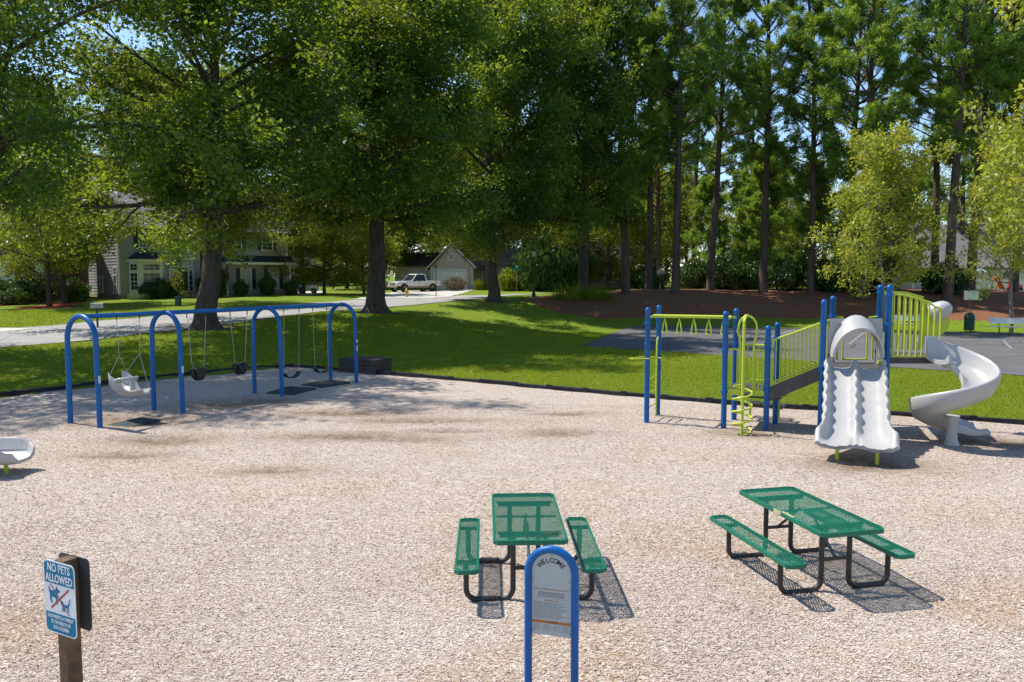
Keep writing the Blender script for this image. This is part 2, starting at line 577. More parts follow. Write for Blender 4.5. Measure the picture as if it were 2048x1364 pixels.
gx = axis(-44, 50, 0.5, 2500)
gy = axis(-4, 100, 0.5, 2500)
GX, GY = np.meshgrid(gx, gy)
GZ = zt(GX, GY)
d_road = dist_path(GX, GY, ROADC[::2])
dp = dist_poly(GX, GY, PLAY)
dc = dist_poly(GX, GY, COURT)
dd1 = dist_poly(GX, GY, DRIVE1)
dd2 = dist_poly(GX, GY, DRIVE2)
low = (d_road < 3.2) | (dp < -0.15) | (dc < -0.3) | (dd1 < -0.3) | (dd2 < -0.3)
GZ = GZ - np.where(low, 0.09, 0.0)
# bed colours: pine straw, worn earth, red mulch
straw = smoothstep(0.7, -0.7, dist_poly(GX, GY, STRAW))
earth = np.zeros_like(GX)
for ex, ey, er in ((-14.4, 37.6, 2.6), (-7.9, 46.6, 2.4), (-1.2, 61.2, 2.2), (5.6, 65.5, 3.0), (23.0, 49.2, 1.1), (29.8, 47.5, 1.0), (-17, 20, 2.5)):
    earth = np.maximum(earth, smoothstep(er, er * 0.35, np.hypot(GX - ex, GY - ey)))
earth = np.maximum(earth, 0.75 * smoothstep(4.6, 3.6, d_road) * (GX < 2) * (GY < 66))
earth = np.maximum(earth, 0.9 * smoothstep(0.45, 0.1, np.abs(dp)))
redm = np.zeros_like(GX)
for ex, ey, er in ((-29.6, 51.2, 2.2), (-31.0, 55, 1.6), (-19.6, 36.6, 0.7), (-34, 52, 1.8)):
    redm = np.maximum(redm, smoothstep(er, er * 0.7, np.hypot(GX - ex, (GY - ey) * 0.8)))
nx, ny = len(gx), len(gy)
idx = np.arange(nx * ny).reshape(ny, nx)
gf = np.stack([idx[:-1, :-1], idx[:-1, 1:], idx[1:, 1:], idx[1:, :-1]], -1).reshape(-1, 4)

def ground_material():
    m, nt, p = new_mat('lawn_and_straw')
    n1 = noise(nt, 0.35, 5.0, 0.6)
    n2 = noise(nt, 3.0, 5.0, 0.65)
    n3 = noise(nt, 38.0, 4.0, 0.7)
    g = ramp(nt, n2, [(0.25, (0.105, 0.175, 0.010)), (0.5, (0.185, 0.265, 0.015)), (0.75, (0.285, 0.315, 0.030))])
    g = mix(nt, fval(nt, n1, 0.45, 0.72, 0.0, 0.55), g, (0.215, 0.245, 0.035))
    g = mix(nt, fval(nt, n3, 0.35, 0.7, 0.0, 0.55), g, (0.065, 0.125, 0.010))
    e = ramp(nt, n3, [(0.25, (0.06, 0.045, 0.028)), (0.7, (0.19, 0.145, 0.09))])
    s = ramp(nt, n3, [(0.22, (0.095, 0.042, 0.022)), (0.5, (0.255, 0.115, 0.060)), (0.8, (0.40, 0.200, 0.105))])
    s = mix(nt, fval(nt, n2, 0.45, 0.75, 0.0, 0.5), s, (0.085, 0.045, 0.025))
    r = ramp(nt, n3, [(0.3, (0.13, 0.022, 0.015)), (0.7, (0.30, 0.055, 0.035))])
    # ragged bed edges
    jit = fval(nt, noise(nt, 2.2, 6.0, 0.7), 0.25, 0.75, -0.45, 0.45)
    def mask(a, lo=0.42, hi=0.58, k=1.0):
        return fval(nt, math_node(nt, 'ADD', attr(nt, a), math_node(nt, 'MULTIPLY', jit, k)), lo, hi)
    c = mix(nt, math_node(nt, 'MULTIPLY', mask('earth', 0.4, 0.95), 0.8), g, e)
    c = mix(nt, mask('straw', 0.40, 0.62, 0.8), c, s)
    c = mix(nt, mask('redm', 0.42, 0.6, 0.5), c, r)
    nt.links.new(c, p.inputs['Base Color'])
    p.inputs['Roughness'].default_value = 0.95
    p.inputs['Specular IOR Level'].default_value = 0.15
    h = math_node(nt, 'ADD', n3, math_node(nt, 'MULTIPLY', n2, 1.5))
    bump(nt, p, h, 0.9, 0.06)
    return m

M_GROUND = ground_material()
ground = np_obj('ground', np.stack([GX, GY, GZ], -1), gf, M_GROUND, smooth=True,
                vert_attr={'straw': straw.ravel(), 'earth': earth.ravel(), 'redm': redm.ravel()})
ground['kind'] = 'structure'

# ------------------------------------------------------------------ street, drives, court
def asphalt(name, lo, hi, tint=(1, 1, 1), crack=0.0):
    m, nt, p = new_mat(name)
    n1 = noise(nt, 0.5, 5.0, 0.6)
    n2 = noise(nt, 120.0, 3.0, 0.6)
    a = ramp(nt, n1, [(0.3, tuple(lo * t for t in tint)), (0.7, tuple(hi * t for t in tint))])
    a = mix(nt, fval(nt, n2, 0.4, 0.75, 0.0, 0.5), a, tuple(hi * 1.5 * t for t in tint))
    st = fval(nt, noise(nt, 1.7, 6.0, 0.75), 0.55, 0.75, 0.0, 0.5)
    a = mix(nt, st, a, tuple(lo * 0.7 * t for t in tint))
    if crack:
        v = nt.nodes.new('ShaderNodeTexVoronoi')
        v.feature = 'DISTANCE_TO_EDGE'
        v.inputs['Scale'].default_value = 0.22
        tc = nt.nodes.new('ShaderNodeTexCoord')
        nt.links.new(tc.outputs['Object'], v.inputs['Vector'])
        cr = fval(nt, v.outputs['Distance'], 0.0, 0.012, crack, 0.0)
        a = mix(nt, cr, a, (0.02, 0.02, 0.02))
    nt.links.new(a, p.inputs['Base Color'])
    p.inputs['Roughness'].default_value = 0.85
    p.inputs['Specular IOR Level'].default_value = 0.3
    bump(nt, p, n2, 0.4, 0.004)
    return m

M_ROAD = asphalt('worn_grey_asphalt', 0.24, 0.32, (1.0, 0.95, 0.91), 0.5)
M_COURT = asphalt('court_asphalt', 0.085, 0.125, (1.0, 0.97, 1.02), 0.8)

def drape(poly_fn_rows, name, mat, lift=0.02):
    rows = np.array(poly_fn_rows)
    z = zt(rows[..., 0], rows[..., 1]) + lift
    n, k = rows.shape[:2]
    ii = np.arange(n * k).reshape(n, k)
    f = np.stack([ii[:-1, :-1], ii[:-1, 1:], ii[1:, 1:], ii[1:, :-1]], -1).reshape(-1, 4)
    o = np_obj(name, np.dstack([rows, z]), f, mat, smooth=True)
    o['kind'] = 'structure'
    return o

tg = np.gradient(ROADC, axis=0)
tg /= np.linalg.norm(tg, axis=1)[:, None]
nr = np.c_[-tg[:, 1], tg[:, 0]]
wob = 0.10 * np.sin(np.arange(len(ROADC)) * 0.9)
rows = np.array([[ROADC[i] + nr[i] * (w + (wob[i] if w < 0 else 0)) for w in np.linspace(-3.6, 3.6, 11)] for i in range(len(ROADC))])
drape(rows, 'street', M_ROAD, 0.03)

def quad_rows(a, b, c, d, n, k):
    a, b, c, d = map(np.array, (a, b, c, d))
    return [[(a * (1 - t) + d * t) * (1 - s) + (b * (1 - t) + c * t) * s for s in np.linspace(0, 1, k)] for t in np.linspace(0, 1, n)]

drape(quad_rows((-22.0, 36.6), (-24.2, 33.2), (-62, 34), (-62, 44), 40, 12), 'driveway', M_CONC, 0.045)
drape(quad_rows((-12.5, 63.0), (-5.5, 67.6), (-4.4, 91.5), (-12.8, 89), 30, 12), 'driveway', M_CONC, 0.045)
drape(quad_rows((-22.5, 70), (-17.5, 72), (-21.5, 92), (-26.5, 90), 24, 8), 'driveway', M_CONC, 0.035)

# court: fan of strips inside its outline
cm = MB()
cz = 0.03
cm.add([(x, y, cz) for x, y in COURT] + [(x, y, -0.05) for x, y in COURT],
       [tuple(range(len(COURT)))] + [(i, (i + 1) % len(COURT), (i + 1) % len(COURT) + len(COURT), i + len(COURT)) for i in range(len(COURT))])
court = cm.build('court', M_COURT)
court['kind'] = 'structure'
M_LINE = plain('worn_court_line', (0.33, 0.33, 0.34), 0.8, 0.35, 6.0, dirt=(0.12, 0.12, 0.12, 0.8))
def court_line(a, b, w=0.06):
    a, b = Vector((*a, 0)), Vector((*b, 0))
    d = (b - a).normalized()
    s = Vector((-d.y, d.x, 0)) * w / 2
    o = MB().add([(*(a - s).xy, 0.035), (*(a + s).xy, 0.035), (*(b + s).xy, 0.035), (*(b - s).xy, 0.035)], [(0, 3, 2, 1)]).build('painted_line', M_LINE, court)
for a, b in (((13.0, 42.0), (29.0, 33.5)), ((29.0, 33.5), (34.2, 43.0)), ((13.0, 42.0), (18.2, 51.0)), ((17.0, 40.0), (22.0, 49.4)),
             ((23.6, 37.5), (26.0, 42.0)), ((22.4, 43.9), (26.0, 42.0)), ((20.0, 39.3), (22.4, 43.9))):
    court_line(a, b)
court_line((9.2, 51.0), (12.5, 45.0), 0.08)

# ------------------------------------------------------------------ wood chips
rng = np.random.default_rng(11)
# scuffed hollows: x, y, rx, ry, depth
HOLLOWS = [(-8.7, 18.6, 1.2, 0.7, 0.08), (-7.7, 21.0, 1.0, 0.55, 0.07), (-6.75, 21.5, 0.9, 0.5, 0.06), (-4.2, 19.6, 1.5, 0.35, 0.045), (-2.1, 18.65, 1.5, 0.28, 0.045),
           (-3.5, 16.7, 1.5, 0.35, 0.045), (-7.3, 16.4, 1.0, 0.4, 0.05), (-7.4, 14.95, 0.8, 0.25, 0.05), (1.3, 19.5, 0.7, 0.22, 0.05), (1.1, 17.1, 0.7, 0.25, 0.05),
           (-4.2, 13.7, 0.7, 0.2, 0.035), (-2.5, 16.4, 1.0, 0.25, 0.04), (6.5, 14.2, 1.0, 0.5, 0.05), (5.0, 17.0, 0.6, 0.35, 0.04), (9.9, 16.1, 0.7, 0.5, 0.04), (-1.4, 17.3, 0.8, 0.2, 0.03)]

def chip_z(x, y):
    z = 0.012 + 0.014 * np.sin(x * 0.8 + 1.1 * np.sin(y * 0.5)) * np.sin(y * 0.7 + 0.4) + 0.008 * np.sin(x * 2.3 + y * 1.7) + 0.006 * np.sin(4.1 * y - 2.2 * x)
    for hx, hy, rx, ry, d in HOLLOWS:
        q = ((x - hx) / rx) ** 2 + ((y - hy) / ry) ** 2
        z = z - d * np.exp(-q * 1.4) + d * 0.35 * np.exp(-((np.sqrt(q) - 1.45) / 0.4) ** 2)
    return z

def wear(x, y):
    w = np.zeros_like(x)
    for hx, hy, rx, ry, d in HOLLOWS:
        q = ((x - hx) / (rx * 1.3)) ** 2 + ((y - hy) / (ry * 1.5)) ** 2
        w = np.maximum(w, np.exp(-q) * min(1.0, d * 28))
    return w

lb = np.array(LEFT_B)
rb = np.array(RIGHT_B)[::-1]
ys = np.concatenate([np.arange(-6, 3, 0.5), np.arange(3, 29.76, 0.16)])
xl = np.interp(ys, lb[:, 1], lb[:, 0])
xr = np.interp(ys, rb[:, 1], rb[:, 0])
ts = np.linspace(0, 1, 170)
CX = xl[:, None] * (1 - ts) + xr[:, None] * ts
CY = np.repeat(ys[:, None], len(ts), 1)
ii = np.arange(CX.size).reshape(CX.shape)
cf = np.stack([ii[:-1, :-1], ii[:-1, 1:], ii[1:, 1:], ii[1:, :-1]], -1).reshape(-1, 4)

def chips_material(name, loose):
    m, nt, p = new_mat(name)
    if loose:
        a = attr(nt, 'tint')
        c = ramp(nt, a, [(0.0, (0.18, 0.125, 0.092)), (0.18, (0.38, 0.292, 0.23)), (0.5, (0.525, 0.43, 0.355)), (0.8, (0.62, 0.535, 0.46)), (1.0, (0.71, 0.645, 0.585))])
        c = mix(nt, math_node(nt, 'MULTIPLY', attr(nt, 'warm'), 0.75), c, (0.43, 0.265, 0.13))
        nt.links.new(c, p.inputs['Base Color'])
    else:
        tc = nt.nodes.new('ShaderNodeTexCoord')
        # two crossed sets of stretched cells read as slivers of wood
        cols = []
        hs = []
        for ang, sx, sy, off in ((0.5, 22, 58, 0), (-0.9, 26, 64, 7), (1.9, 20, 60, 3)):
            mp = nt.nodes.new('ShaderNodeMapping')
            mp.inputs['Rotation'].default_value = (0, 0, ang)
            mp.inputs['Scale'].default_value = (sx, sy, 30)
            mp.inputs['Location'].default_value = (off, off * 2, 0)
            nt.links.new(tc.outputs['Object'], mp.inputs[0])
            v = nt.nodes.new('ShaderNodeTexVoronoi')
            v.inputs['Scale'].default_value = 1.0
            nt.links.new(mp.outputs[0], v.inputs['Vector'])
            sp = nt.nodes.new('ShaderNodeSeparateColor')
            nt.links.new(v.outputs['Color'], sp.inputs[0])
            cols.append(sp.outputs[0])
            hs.append(v.outputs['Distance'])
        s = math_node(nt, 'ADD', math_node(nt, 'ADD', cols[0], cols[1]), cols[2])
        c = ramp(nt, math_node(nt, 'MULTIPLY', s, 0.3333), [(0.12, (0.18, 0.13, 0.092)), (0.3, (0.38, 0.297, 0.23)), (0.5, (0.515, 0.42, 0.345)), (0.7, (0.61, 0.525, 0.45)), (0.9, (0.70, 0.635, 0.575))])
        big = noise(nt, 0.45, 6.0, 0.65)
        c = mix(nt, fval(nt, big, 0.52, 0.74, 0.0, 0.42), c, (0.40, 0.285, 0.175))
        c = mix(nt, fval(nt, noise(nt, 1.9, 5.0, 0.7), 0.55, 0.78, 0.0, 0.45), c, (0.36, 0.25, 0.15))
        ws = math_node(nt, 'MULTIPLY', attr(nt, 'wear'), fval(nt, noise(nt, 3.0, 6.0, 0.7), 0.3, 0.6, 0.35, 1.0))
        c = mix(nt, math_node(nt, 'MULTIPLY', ws, 0.95), c, (0.15, 0.095, 0.05))
        nt.links.new(c, p.inputs['Base Color'])
        bump(nt, p, math_node(nt, 'ADD', hs[0], hs[1]), 0.9, 0.02)
    p.inputs['Roughness'].default_value = 0.9
    p.inputs['Specular IOR Level'].default_value = 0.2
    return m

M_CHIPBED = chips_material('wood_chip_bed', False)
M_CHIP = chips_material('loose_wood_chip', True)
bed = np_obj('wood_chip_surface', np.stack([CX, CY, chip_z(CX, CY)], -1), cf, M_CHIPBED, smooth=True, vert_attr={'wear': wear(CX, CY).ravel()})
bed['kind'] = 'structure'

_wv = [(rng.uniform(0, 6.28), rng.uniform(0.5, 3.2), rng.uniform(0, 6.28)) for _ in range(14)]
def patchy(x, y):
    s = np.zeros_like(x)
    for a, k, ph in _wv:
        s += np.sin(k * (x * np.cos(a) + y * np.sin(a)) + ph + 0.6 * np.sin(0.9 * x - 0.7 * y)) / (0.6 + 0.5 * k)
    return s / 2.2

def loose_chips(n, y0, y1, lmin, lmax, near):
    # even over the ground in and just beside the view
    y = np.sqrt(rng.uniform(y0 ** 2, y1 ** 2, n))
    x = rng.uniform(-0.70, 0.70, n) * y
    ok = (x > np.interp(y, lb[:, 1], lb[:, 0]) + 0.1) & (x < np.interp(y, rb[:, 1], rb[:, 0]) - 0.1)
    ok &= rng.uniform(0, 1, n) > wear(x, y) * 0.9
    ramp_ = smoothstep(7.0, 13.0, y)
    ok &= rng.uniform(0, 1, n) < ((1 - ramp_) if near else ramp_)
    x, y = x[ok], y[ok]
    n = len(x)
    L = lmin + (lmax - lmin) * rng.uniform(0, 1, n) ** 1.6
    Wd = np.clip(L * rng.uniform(0.18, 0.5, n), 0.004, 0.014)
    a = rng.uniform(0, 2 * np.pi, n)
    tilt = rng.normal(0, 0.26, n)
    roll = rng.normal(0, 0.45, n)
    d = np.stack([np.cos(a) * np.cos(tilt), np.sin(a) * np.cos(tilt), np.sin(tilt)], -1)
    s = np.stack([-np.sin(a) * np.cos(roll), np.cos(a) * np.cos(roll), np.sin(roll)], -1)
    c = np.stack([x, y, chip_z(x, y) + 0.004 + 0.3 * L * np.abs(np.sin(tilt))], -1)
    up = np.array([0, 0, 1.0]) * (Wd * 0.3)[:, None]
    L, Wd = L[:, None], Wd[:, None]
    v = np.stack([c - d * L / 2 + up, c - d * L * 0.3 + s * Wd * 0.6, c + d * L * 0.5 + up, c + d * L * 0.25 - s * Wd * 0.6], 1)
    b = (np.arange(n) * 4)[:, None, None]
    f = np.array([(0, 2, 1), (0, 3, 2)])[None] + b
    pt = patchy(x, y)
    tint = np.clip(rng.normal(0.50, 0.20, n) + 0.10 * patchy(y * 1.3, x), 0, 1)
    warm = np.clip((rng.uniform(0, 1, n) < 0.08 + 0.85 * np.clip(pt - 0.18, 0, 1.0)) * rng.uniform(0.5, 1, n) + wear(x, y) * 0.8, 0, 1)
    return v.reshape(-1, 3), f.reshape(-1, 3), np.repeat(tint, 2), np.repeat(warm, 2)

parts = [loose_chips(330000, 4.2, 13.0, 0.012, 0.042, True), loose_chips(115000, 7.0, 21.0, 0.022, 0.052, False)]
off = 0
V, F, T, Wm = [], [], [], []
for v, f, t, w in parts:
    V.append(v)
    F.append(f + off)
    T.append(t)
    Wm.append(w)
    off += len(v)
lc = np_obj('loose_wood_chips', np.concatenate(V), np.concatenate(F), M_CHIP, face_attr={'tint': np.concatenate(T), 'warm': np.concatenate(Wm)})
lc['kind'] = 'stuff'

# ------------------------------------------------------------------ grass blades on the nearer lawn
def grass(n, y0, y1, h0, h1, width):
    y = np.sqrt(rng.uniform(y0 ** 2, y1 ** 2, n))
    x = rng.uniform(-0.70, 0.70, n) * y
    ok = (dist_poly(x, y, PLAY) > 0.12) & (dist_poly(x, y, COURT) > 0.02) & (dist_path(x, y, ROADC[::2]) > 3.7) & (dist_poly(x, y, STRAW) > 0.2 + rng.uniform(0, 1.2, n))
    for ex, ey, er in ((-14.4, 37.6, 1.7), (-7.9, 46.6, 1.6), (-5.2, 27.9, 0.95)):
        ok &= np.hypot(x - ex, y - ey) > er
    x, y = x[ok], y[ok]
    n = len(x)
    z = zt(x, y)
    clump = 0.5 + 0.5 * np.sin(x * 2.1 + 1.7 * np.sin(y * 1.3)) * np.sin(y * 1.9 + 1.3 * np.sin(x * 1.1))
    h = rng.uniform(h0, h1, n) * (0.75 + 0.6 * clump)
    a = rng.uniform(0, 2 * np.pi, n)
    w = width * rng.uniform(0.7, 1.3, n)
    s = np.stack([np.cos(a), np.sin(a), 0 * a], -1) * w[:, None]
    c = np.stack([x, y, z - 0.01], -1)
    tip = c + np.stack([rng.normal(0, 0.5, n) * h, rng.normal(0, 0.5, n) * h, h], -1)
    v = np.stack([c - s, c + s, tip], 1)
    f = np.arange(3 * n).reshape(n, 3)
    tint = np.clip(rng.normal(0.5, 0.22, n) + (clump - 0.5) * 0.35, 0, 1)
    return v.reshape(-1, 3), f, tint

V, F, T = [], [], []
off = 0
for v, f, t in (grass(330000, 17.0, 31.0, 0.035, 0.075, 0.009), grass(170000, 31.0, 48.0, 0.05, 0.10, 0.016)):
    V.append(v)
    F.append(f + off)
    T.append(t)
    off += len(v)
go = np_obj('lawn_grass', np.concatenate(V), np.concatenate(F), M_BLADE, face_attr={'tint': np.concatenate(T)})
go['kind'] = 'stuff'

# ------------------------------------------------------------------ trees
def unit(v):
    return v / (np.linalg.norm(v, axis=-1, keepdims=True) + 1e-9)

def tubes_mesh(branches, name, mat):
    """branches: list of (points, radii, sides)"""
    mb = MB()
    for pts, rad, n in branches:
        mb.tube([tuple(p) for p in pts], list(rad), n, cap=False)
    me = mb.mesh(name, mat)
    me.shade_smooth()
    return me

def leaf_mesh(name, pos, axis_dir, normal, L, W, tint, mat):
    n = len(pos)
    d = unit(axis_dir)
    nn = unit(normal - d * (normal * d).sum(-1, keepdims=True))
    s = np.cross(d, nn)
    L = L[:, None]
    W = W[:, None]
    v = np.stack([pos, pos + d * L * 0.45 + s * W * 0.5 + nn * W * 0.12, pos + d * L - nn * L * 0.10, pos + d * L * 0.45 - s * W * 0.5 + nn * W * 0.12], 1).reshape(-1, 3)
    b = (np.arange(n) * 4)[:, None, None]
    f = (np.array([(0, 1, 2), (0, 2, 3)])[None] + b).reshape(-1, 3)
    return np_mesh(name, v, f, mat, face_attr={'tint': np.repeat(tint, 2)})

def grow(rng, p0, d0, L, n, up, jit):
    pts = [np.array(p0, float)]
    d = np.array(d0, float)
    for i in range(n):
        d = unit(d + np.array([0, 0, up]) + rng.normal(0, jit, 3))
        pts.append(pts[-1] + d * L / n)
    return np.array(pts)

def at_path(P, t):
    f = t * (len(P) - 1)
    i = min(int(f), len(P) - 2)
    return P[i] + (P[i + 1] - P[i]) * (f - i), unit(P[i + 1] - P[i])

def broadleaf(seed, H, clear, Rad, r0, nl, n2, n3, nleaf, lsize, leafm, barkm, low_el=22, high_el=72, flare=1.7, spread=0.28, top=0.9, droop=0.0, narrow=0.45, wide=0.6, stems=1):
    rng = np.random.default_rng(seed)
    br = []
    trunk = grow(rng, (0, 0, -0.25), (0, 0, 1), H * top, 14, 0.25, 0.045)
    t = np.linspace(0, 1, len(trunk))
    rad = r0 * (1 - t) ** 0.75 * 0.98 + 0.02
    # fine steps near the base carry the root flare
    base_z = np.array([-0.25, 0.0, 0.18, 0.45, 0.9])
    fl = np.array([flare * 1.12, flare, 1 + (flare - 1) * 0.55, 1 + (flare - 1) * 0.22, 1.04])
    tp = [np.array([trunk[0][0], trunk[0][1], z]) for z in base_z]
    tr = [r0 * k for k in fl]
    for q, rr in zip(trunk[1:], rad[1:]):
        if q[2] > 1.3:
            tp.append(q)
            tr.append(rr)
    br.append((np.array(tp), np.array(tr), 14))
    twigs = []
    z_lo, z_hi = clear, trunk[-1][2] * 0.97
    for i in range(nl):
        u = i / max(1, nl - 1)
        z0 = z_lo + (z_hi - z_lo) * u ** 1.05 + rng.uniform(-0.3, 0.3)
        tt = np.clip((z0 + 0.25) / (trunk[-1][2] + 0.25), 0.02, 0.99)
        p0, _ = at_path(trunk, tt)
        az = i * 2.399 + rng.uniform(-0.45, 0.45)
        el = R(low_el + (high_el - low_el) * u ** 1.1 + rng.uniform(-8, 8))
        env = Rad * (1.0 - narrow * u ** 1.6) * (wide + (1 - wide) * min(1, u * 5 + 0.15))
        L = min(env / max(0.25, math.cos(el)), (H - p0[2]) * 1.02 / max(0.3, math.sin(el))) * rng.uniform(0.8, 1.12)
        d = np.array([math.cos(az) * math.cos(el), math.sin(az) * math.cos(el), math.sin(el)])
        limb = grow(rng, p0, d, L, 7, 0.05 - droop, 0.10)
        r1 = min(r0 * (1 - tt) ** 0.75 * 0.62, 0.03 * L + 0.02)
        br.append((limb, r1 * np.linspace(1, 0.16, len(limb)) ** 1.0, 7))
        for j in range(n2):
            s = 0.10 + 0.90 * (j + rng.uniform(0.1, 0.9)) / n2
            p1, d1 = at_path(limb, min(s, 0.999))
            side = unit(np.cross(d1, rng.normal(0, 1, 3)))
            dd = unit(d1 * 0.75 + side * rng.uniform(0.5, 1.05) + np.array([0, 0, 0.12 - droop]))
            L2 = L * rng.uniform(0.26, 0.42) * (1.25 - 0.55 * s)
            b2 = grow(rng, p1, dd, L2, 4, 0.03 - droop * 1.5, 0.16)
            br.append((b2, np.linspace(max(0.012, r1 * 0.4 * (1.1 - s)), 0.006, len(b2)), 5))
            ct = rng.normal(0, 0.16)
            for k in range(n3):
                s2 = 0.2 + 0.8 * (k + rng.uniform(0, 1)) / n3
                p2, d2 = at_path(b2, min(s2, 0.999))
                side = unit(np.cross(d2, rng.normal(0, 1, 3)))
                dd = unit(d2 * 0.6 + side * rng.uniform(0.5, 1.1) + np.array([0, 0, 0.05 - droop * 2]))
                L3 = rng.uniform(0.5, 1.0) * (0.35 + 0.09 * Rad)
                tw = grow(rng, p2, dd, L3, 2, -droop, 0.15)
                twigs.append((tw, ct))
                br.append((tw, (0.008, 0.006, 0.003), 3))
    per = max(4, nleaf // len(twigs))
    P, D, T = [], [], []
    for tw, ct in twigs:
        m = max(3, int(per * rng.uniform(0.35, 1.7)))
        s = rng.uniform(0.1, 1.15, m)
        base = tw[0] + (tw[-1] - tw[0]) * s[:, None]
        P.append(base + rng.normal(0, spread, (m, 3)) * np.array([1, 1, 0.75]))
        D.append(unit(unit(tw[-1] - tw[0]) * 0.5 + rng.normal(0, 0.7, (m, 3)) + np.array([0, 0, -0.15])))
        T.append(np.clip(rng.normal(0.46 + ct * 1.5, 0.22, m), 0, 1))
    P, D, T = np.concatenate(P), np.concatenate(D), np.concatenate(T)
    n = len(P)
    N = rng.normal(0, 0.75, (n, 3)) + np.array([0, 0, 1.0])
    Ls = lsize * (0.5 + rng.uniform(0, 1, n) ** 1.3)
    crown = leaf_mesh('crown', P, D, N, Ls, Ls * rng.uniform(0.5, 0.75, n), T, leafm)
    return tubes_mesh(br, 'trunk', barkm), crown

def pine(seed, H, first, Rad, r0, nb, dens, lean=0.0):
    rng = np.random.default_rng(seed)
    br = []
    trunk = grow(rng, (0, 0, -0.3), (lean, 0, 1), H * 0.99, 18, 0.12, 0.02)
    t = np.linspace(0, 1, len(trunk))
    rad = r0 * (1 - t * 0.93) ** 0.85
    rad[0] *= 1.35
    br.append((np.concatenate([trunk[:1], [trunk[0] * 0.6 + trunk[1] * 0.4], trunk[1:]]), np.concatenate([rad[:1], [r0 * 1.02], rad[1:]]), 12))
    tp, td, tt_ = [], [], []
    def tufts(P, m, lo, ct):
        for _ in range(m):
            s = lo + (1 - lo) * rng.uniform(0, 1) ** 0.7
            p, d = at_path(P, min(s, 0.999))
            tp.append(p + rng.normal(0, 0.10, 3))
            td.append(unit(d + rng.normal(0, 0.45, 3) + np.array([0, 0, 0.35])))
            tt_.append(ct)
    for i in range(nb):
        u = (i + rng.uniform(0, 1)) / nb
        z0 = first + (H * 0.985 - first) * u
        p0, _ = at_path(trunk, np.clip(z0 / H, 0.02, 0.99))
        az = i * 2.399 + rng.uniform(-0.7, 0.7)
        el = R(8 + 50 * u ** 1.3 + rng.uniform(-14, 14))
        prof = (0.55 + 0.45 * min(1.0, u / 0.3)) * (1 - 0.72 * max(0, (u - 0.3) / 0.7) ** 1.3)
        L = Rad * prof * rng.uniform(0.55, 1.15)
        d = np.array([math.cos(az) * math.cos(el), math.sin(az) * math.cos(el), math.sin(el)])
        limb = grow(rng, p0, d, L, 6, 0.07, 0.12)
        r1 = 0.018 * L + 0.012
        br.append((limb, r1 * np.linspace(1, 0.25, 7), 5))
        if u < 0.12 and rng.uniform() < 0.45:
            continue
        ct = rng.normal(0, 0.15)
        for j in range(6):
            s = 0.34 + 0.66 * (j + rng.uniform(0, 1)) / 6
            p1, d1 = at_path(limb, min(s, 0.999))
            side = unit(np.cross(d1, rng.normal(0, 0.5, 3) + np.array([0, 0, 1.0]))) * rng.choice((-1, 1))
            dd = unit(d1 * 0.7 + side * rng.uniform(0.4, 1.0) + np.array([0, 0, rng.uniform(-0.05, 0.4)]))
            L2 = L * rng.uniform(0.16, 0.36) + 0.25
            b2 = grow(rng, p1, dd, L2, 3, 0.08, 0.15)
            br.append((b2, np.linspace(0.018, 0.008, 4), 3))
            tufts(b2, int(dens * rng.uniform(0.6, 1.4)), 0.25, ct)
        tufts(limb, int(dens * 0.8), 0.6, ct)
    top = trunk[-3:]
    tufts(top, int(dens * 2), 0.0, 0.1)
    tp, td, tt_ = np.array(tp), np.array(td), np.array(tt_)
    n, k = len(tp), 15
    ndl = unit(np.repeat(td, k, 0) * 0.55 + rng.normal(0, 0.72, (n * k, 3)))
    base = np.repeat(tp, k, 0)
    L = rng.uniform(0.26, 0.46, n * k)[:, None]
    w = rng.uniform(0.020, 0.040, n * k)[:, None]
    s = unit(np.cross(ndl, rng.normal(0, 1, (n * k, 3)))) * w
    v = np.stack([base + ndl * 0.03 - s * 0.4, base + ndl * L * 0.6 + s, base + ndl * L, base + ndl * L * 0.55 - s], 1).reshape(-1, 3)
    f = (np.array([(0, 1, 2), (0, 2, 3)])[None] + (np.arange(n * k) * 4)[:, None, None]).reshape(-1, 3)
    tint = np.clip(np.repeat(rng.normal(0.45, 0.16, n) + tt_, k) + rng.normal(0, 0.1, n * k), 0, 1)
    crown = np_mesh('crown', v, f, M_PINE, face_attr={'tint': np.repeat(tint, 2)})
    return tubes_mesh(br, 'trunk', M_PINEBARK), crown

def plant_tree(name, label, meshes, x, y, rz=0.0, sc=1.0, group=None, cat='tree', sink=0.0):
    t = thing(name, label, cat, (x, y, zg(x, y) - sink), rz, group)
    t.scale = sc if hasattr(sc, '__len__') else (sc,) * 3
    link(bpy.data.objects.new('trunk', meshes[0]), t)
    link(bpy.data.objects.new('crown', meshes[1]), t)
    return t

OAK_A = broadleaf(3, 20.0, 5.3, 7.6, 0.42, 38, 9, 6, 100000, 0.20, M_OAK, M_BARK, low_el=-4, high_el=78, spread=0.33, narrow=0.30, droop=0.022)
OAK_D = broadleaf(15, 18.5, 5.0, 6.8, 0.40, 32, 8, 6, 80000, 0.155, M_OAK, M_BARK, low_el=-2, high_el=74, spread=0.28, narrow=0.35, droop=0.026)
OAK_B = broadleaf(8, 22.0, 5.3, 6.8, 0.46, 38, 9, 6, 110000, 0.21, M_OAK, M_BARK, low_el=2, high_el=72, spread=0.33, narrow=0.35, flare=1.9, droop=0.028)
OAK_C = broadleaf(21, 25.0, 4.0, 8.0, 0.44, 40, 9, 6, 115000, 0.25, M_OAK, M_BARK, low_el=2, high_el=72, spread=0.40, narrow=0.45, droop=0.012)

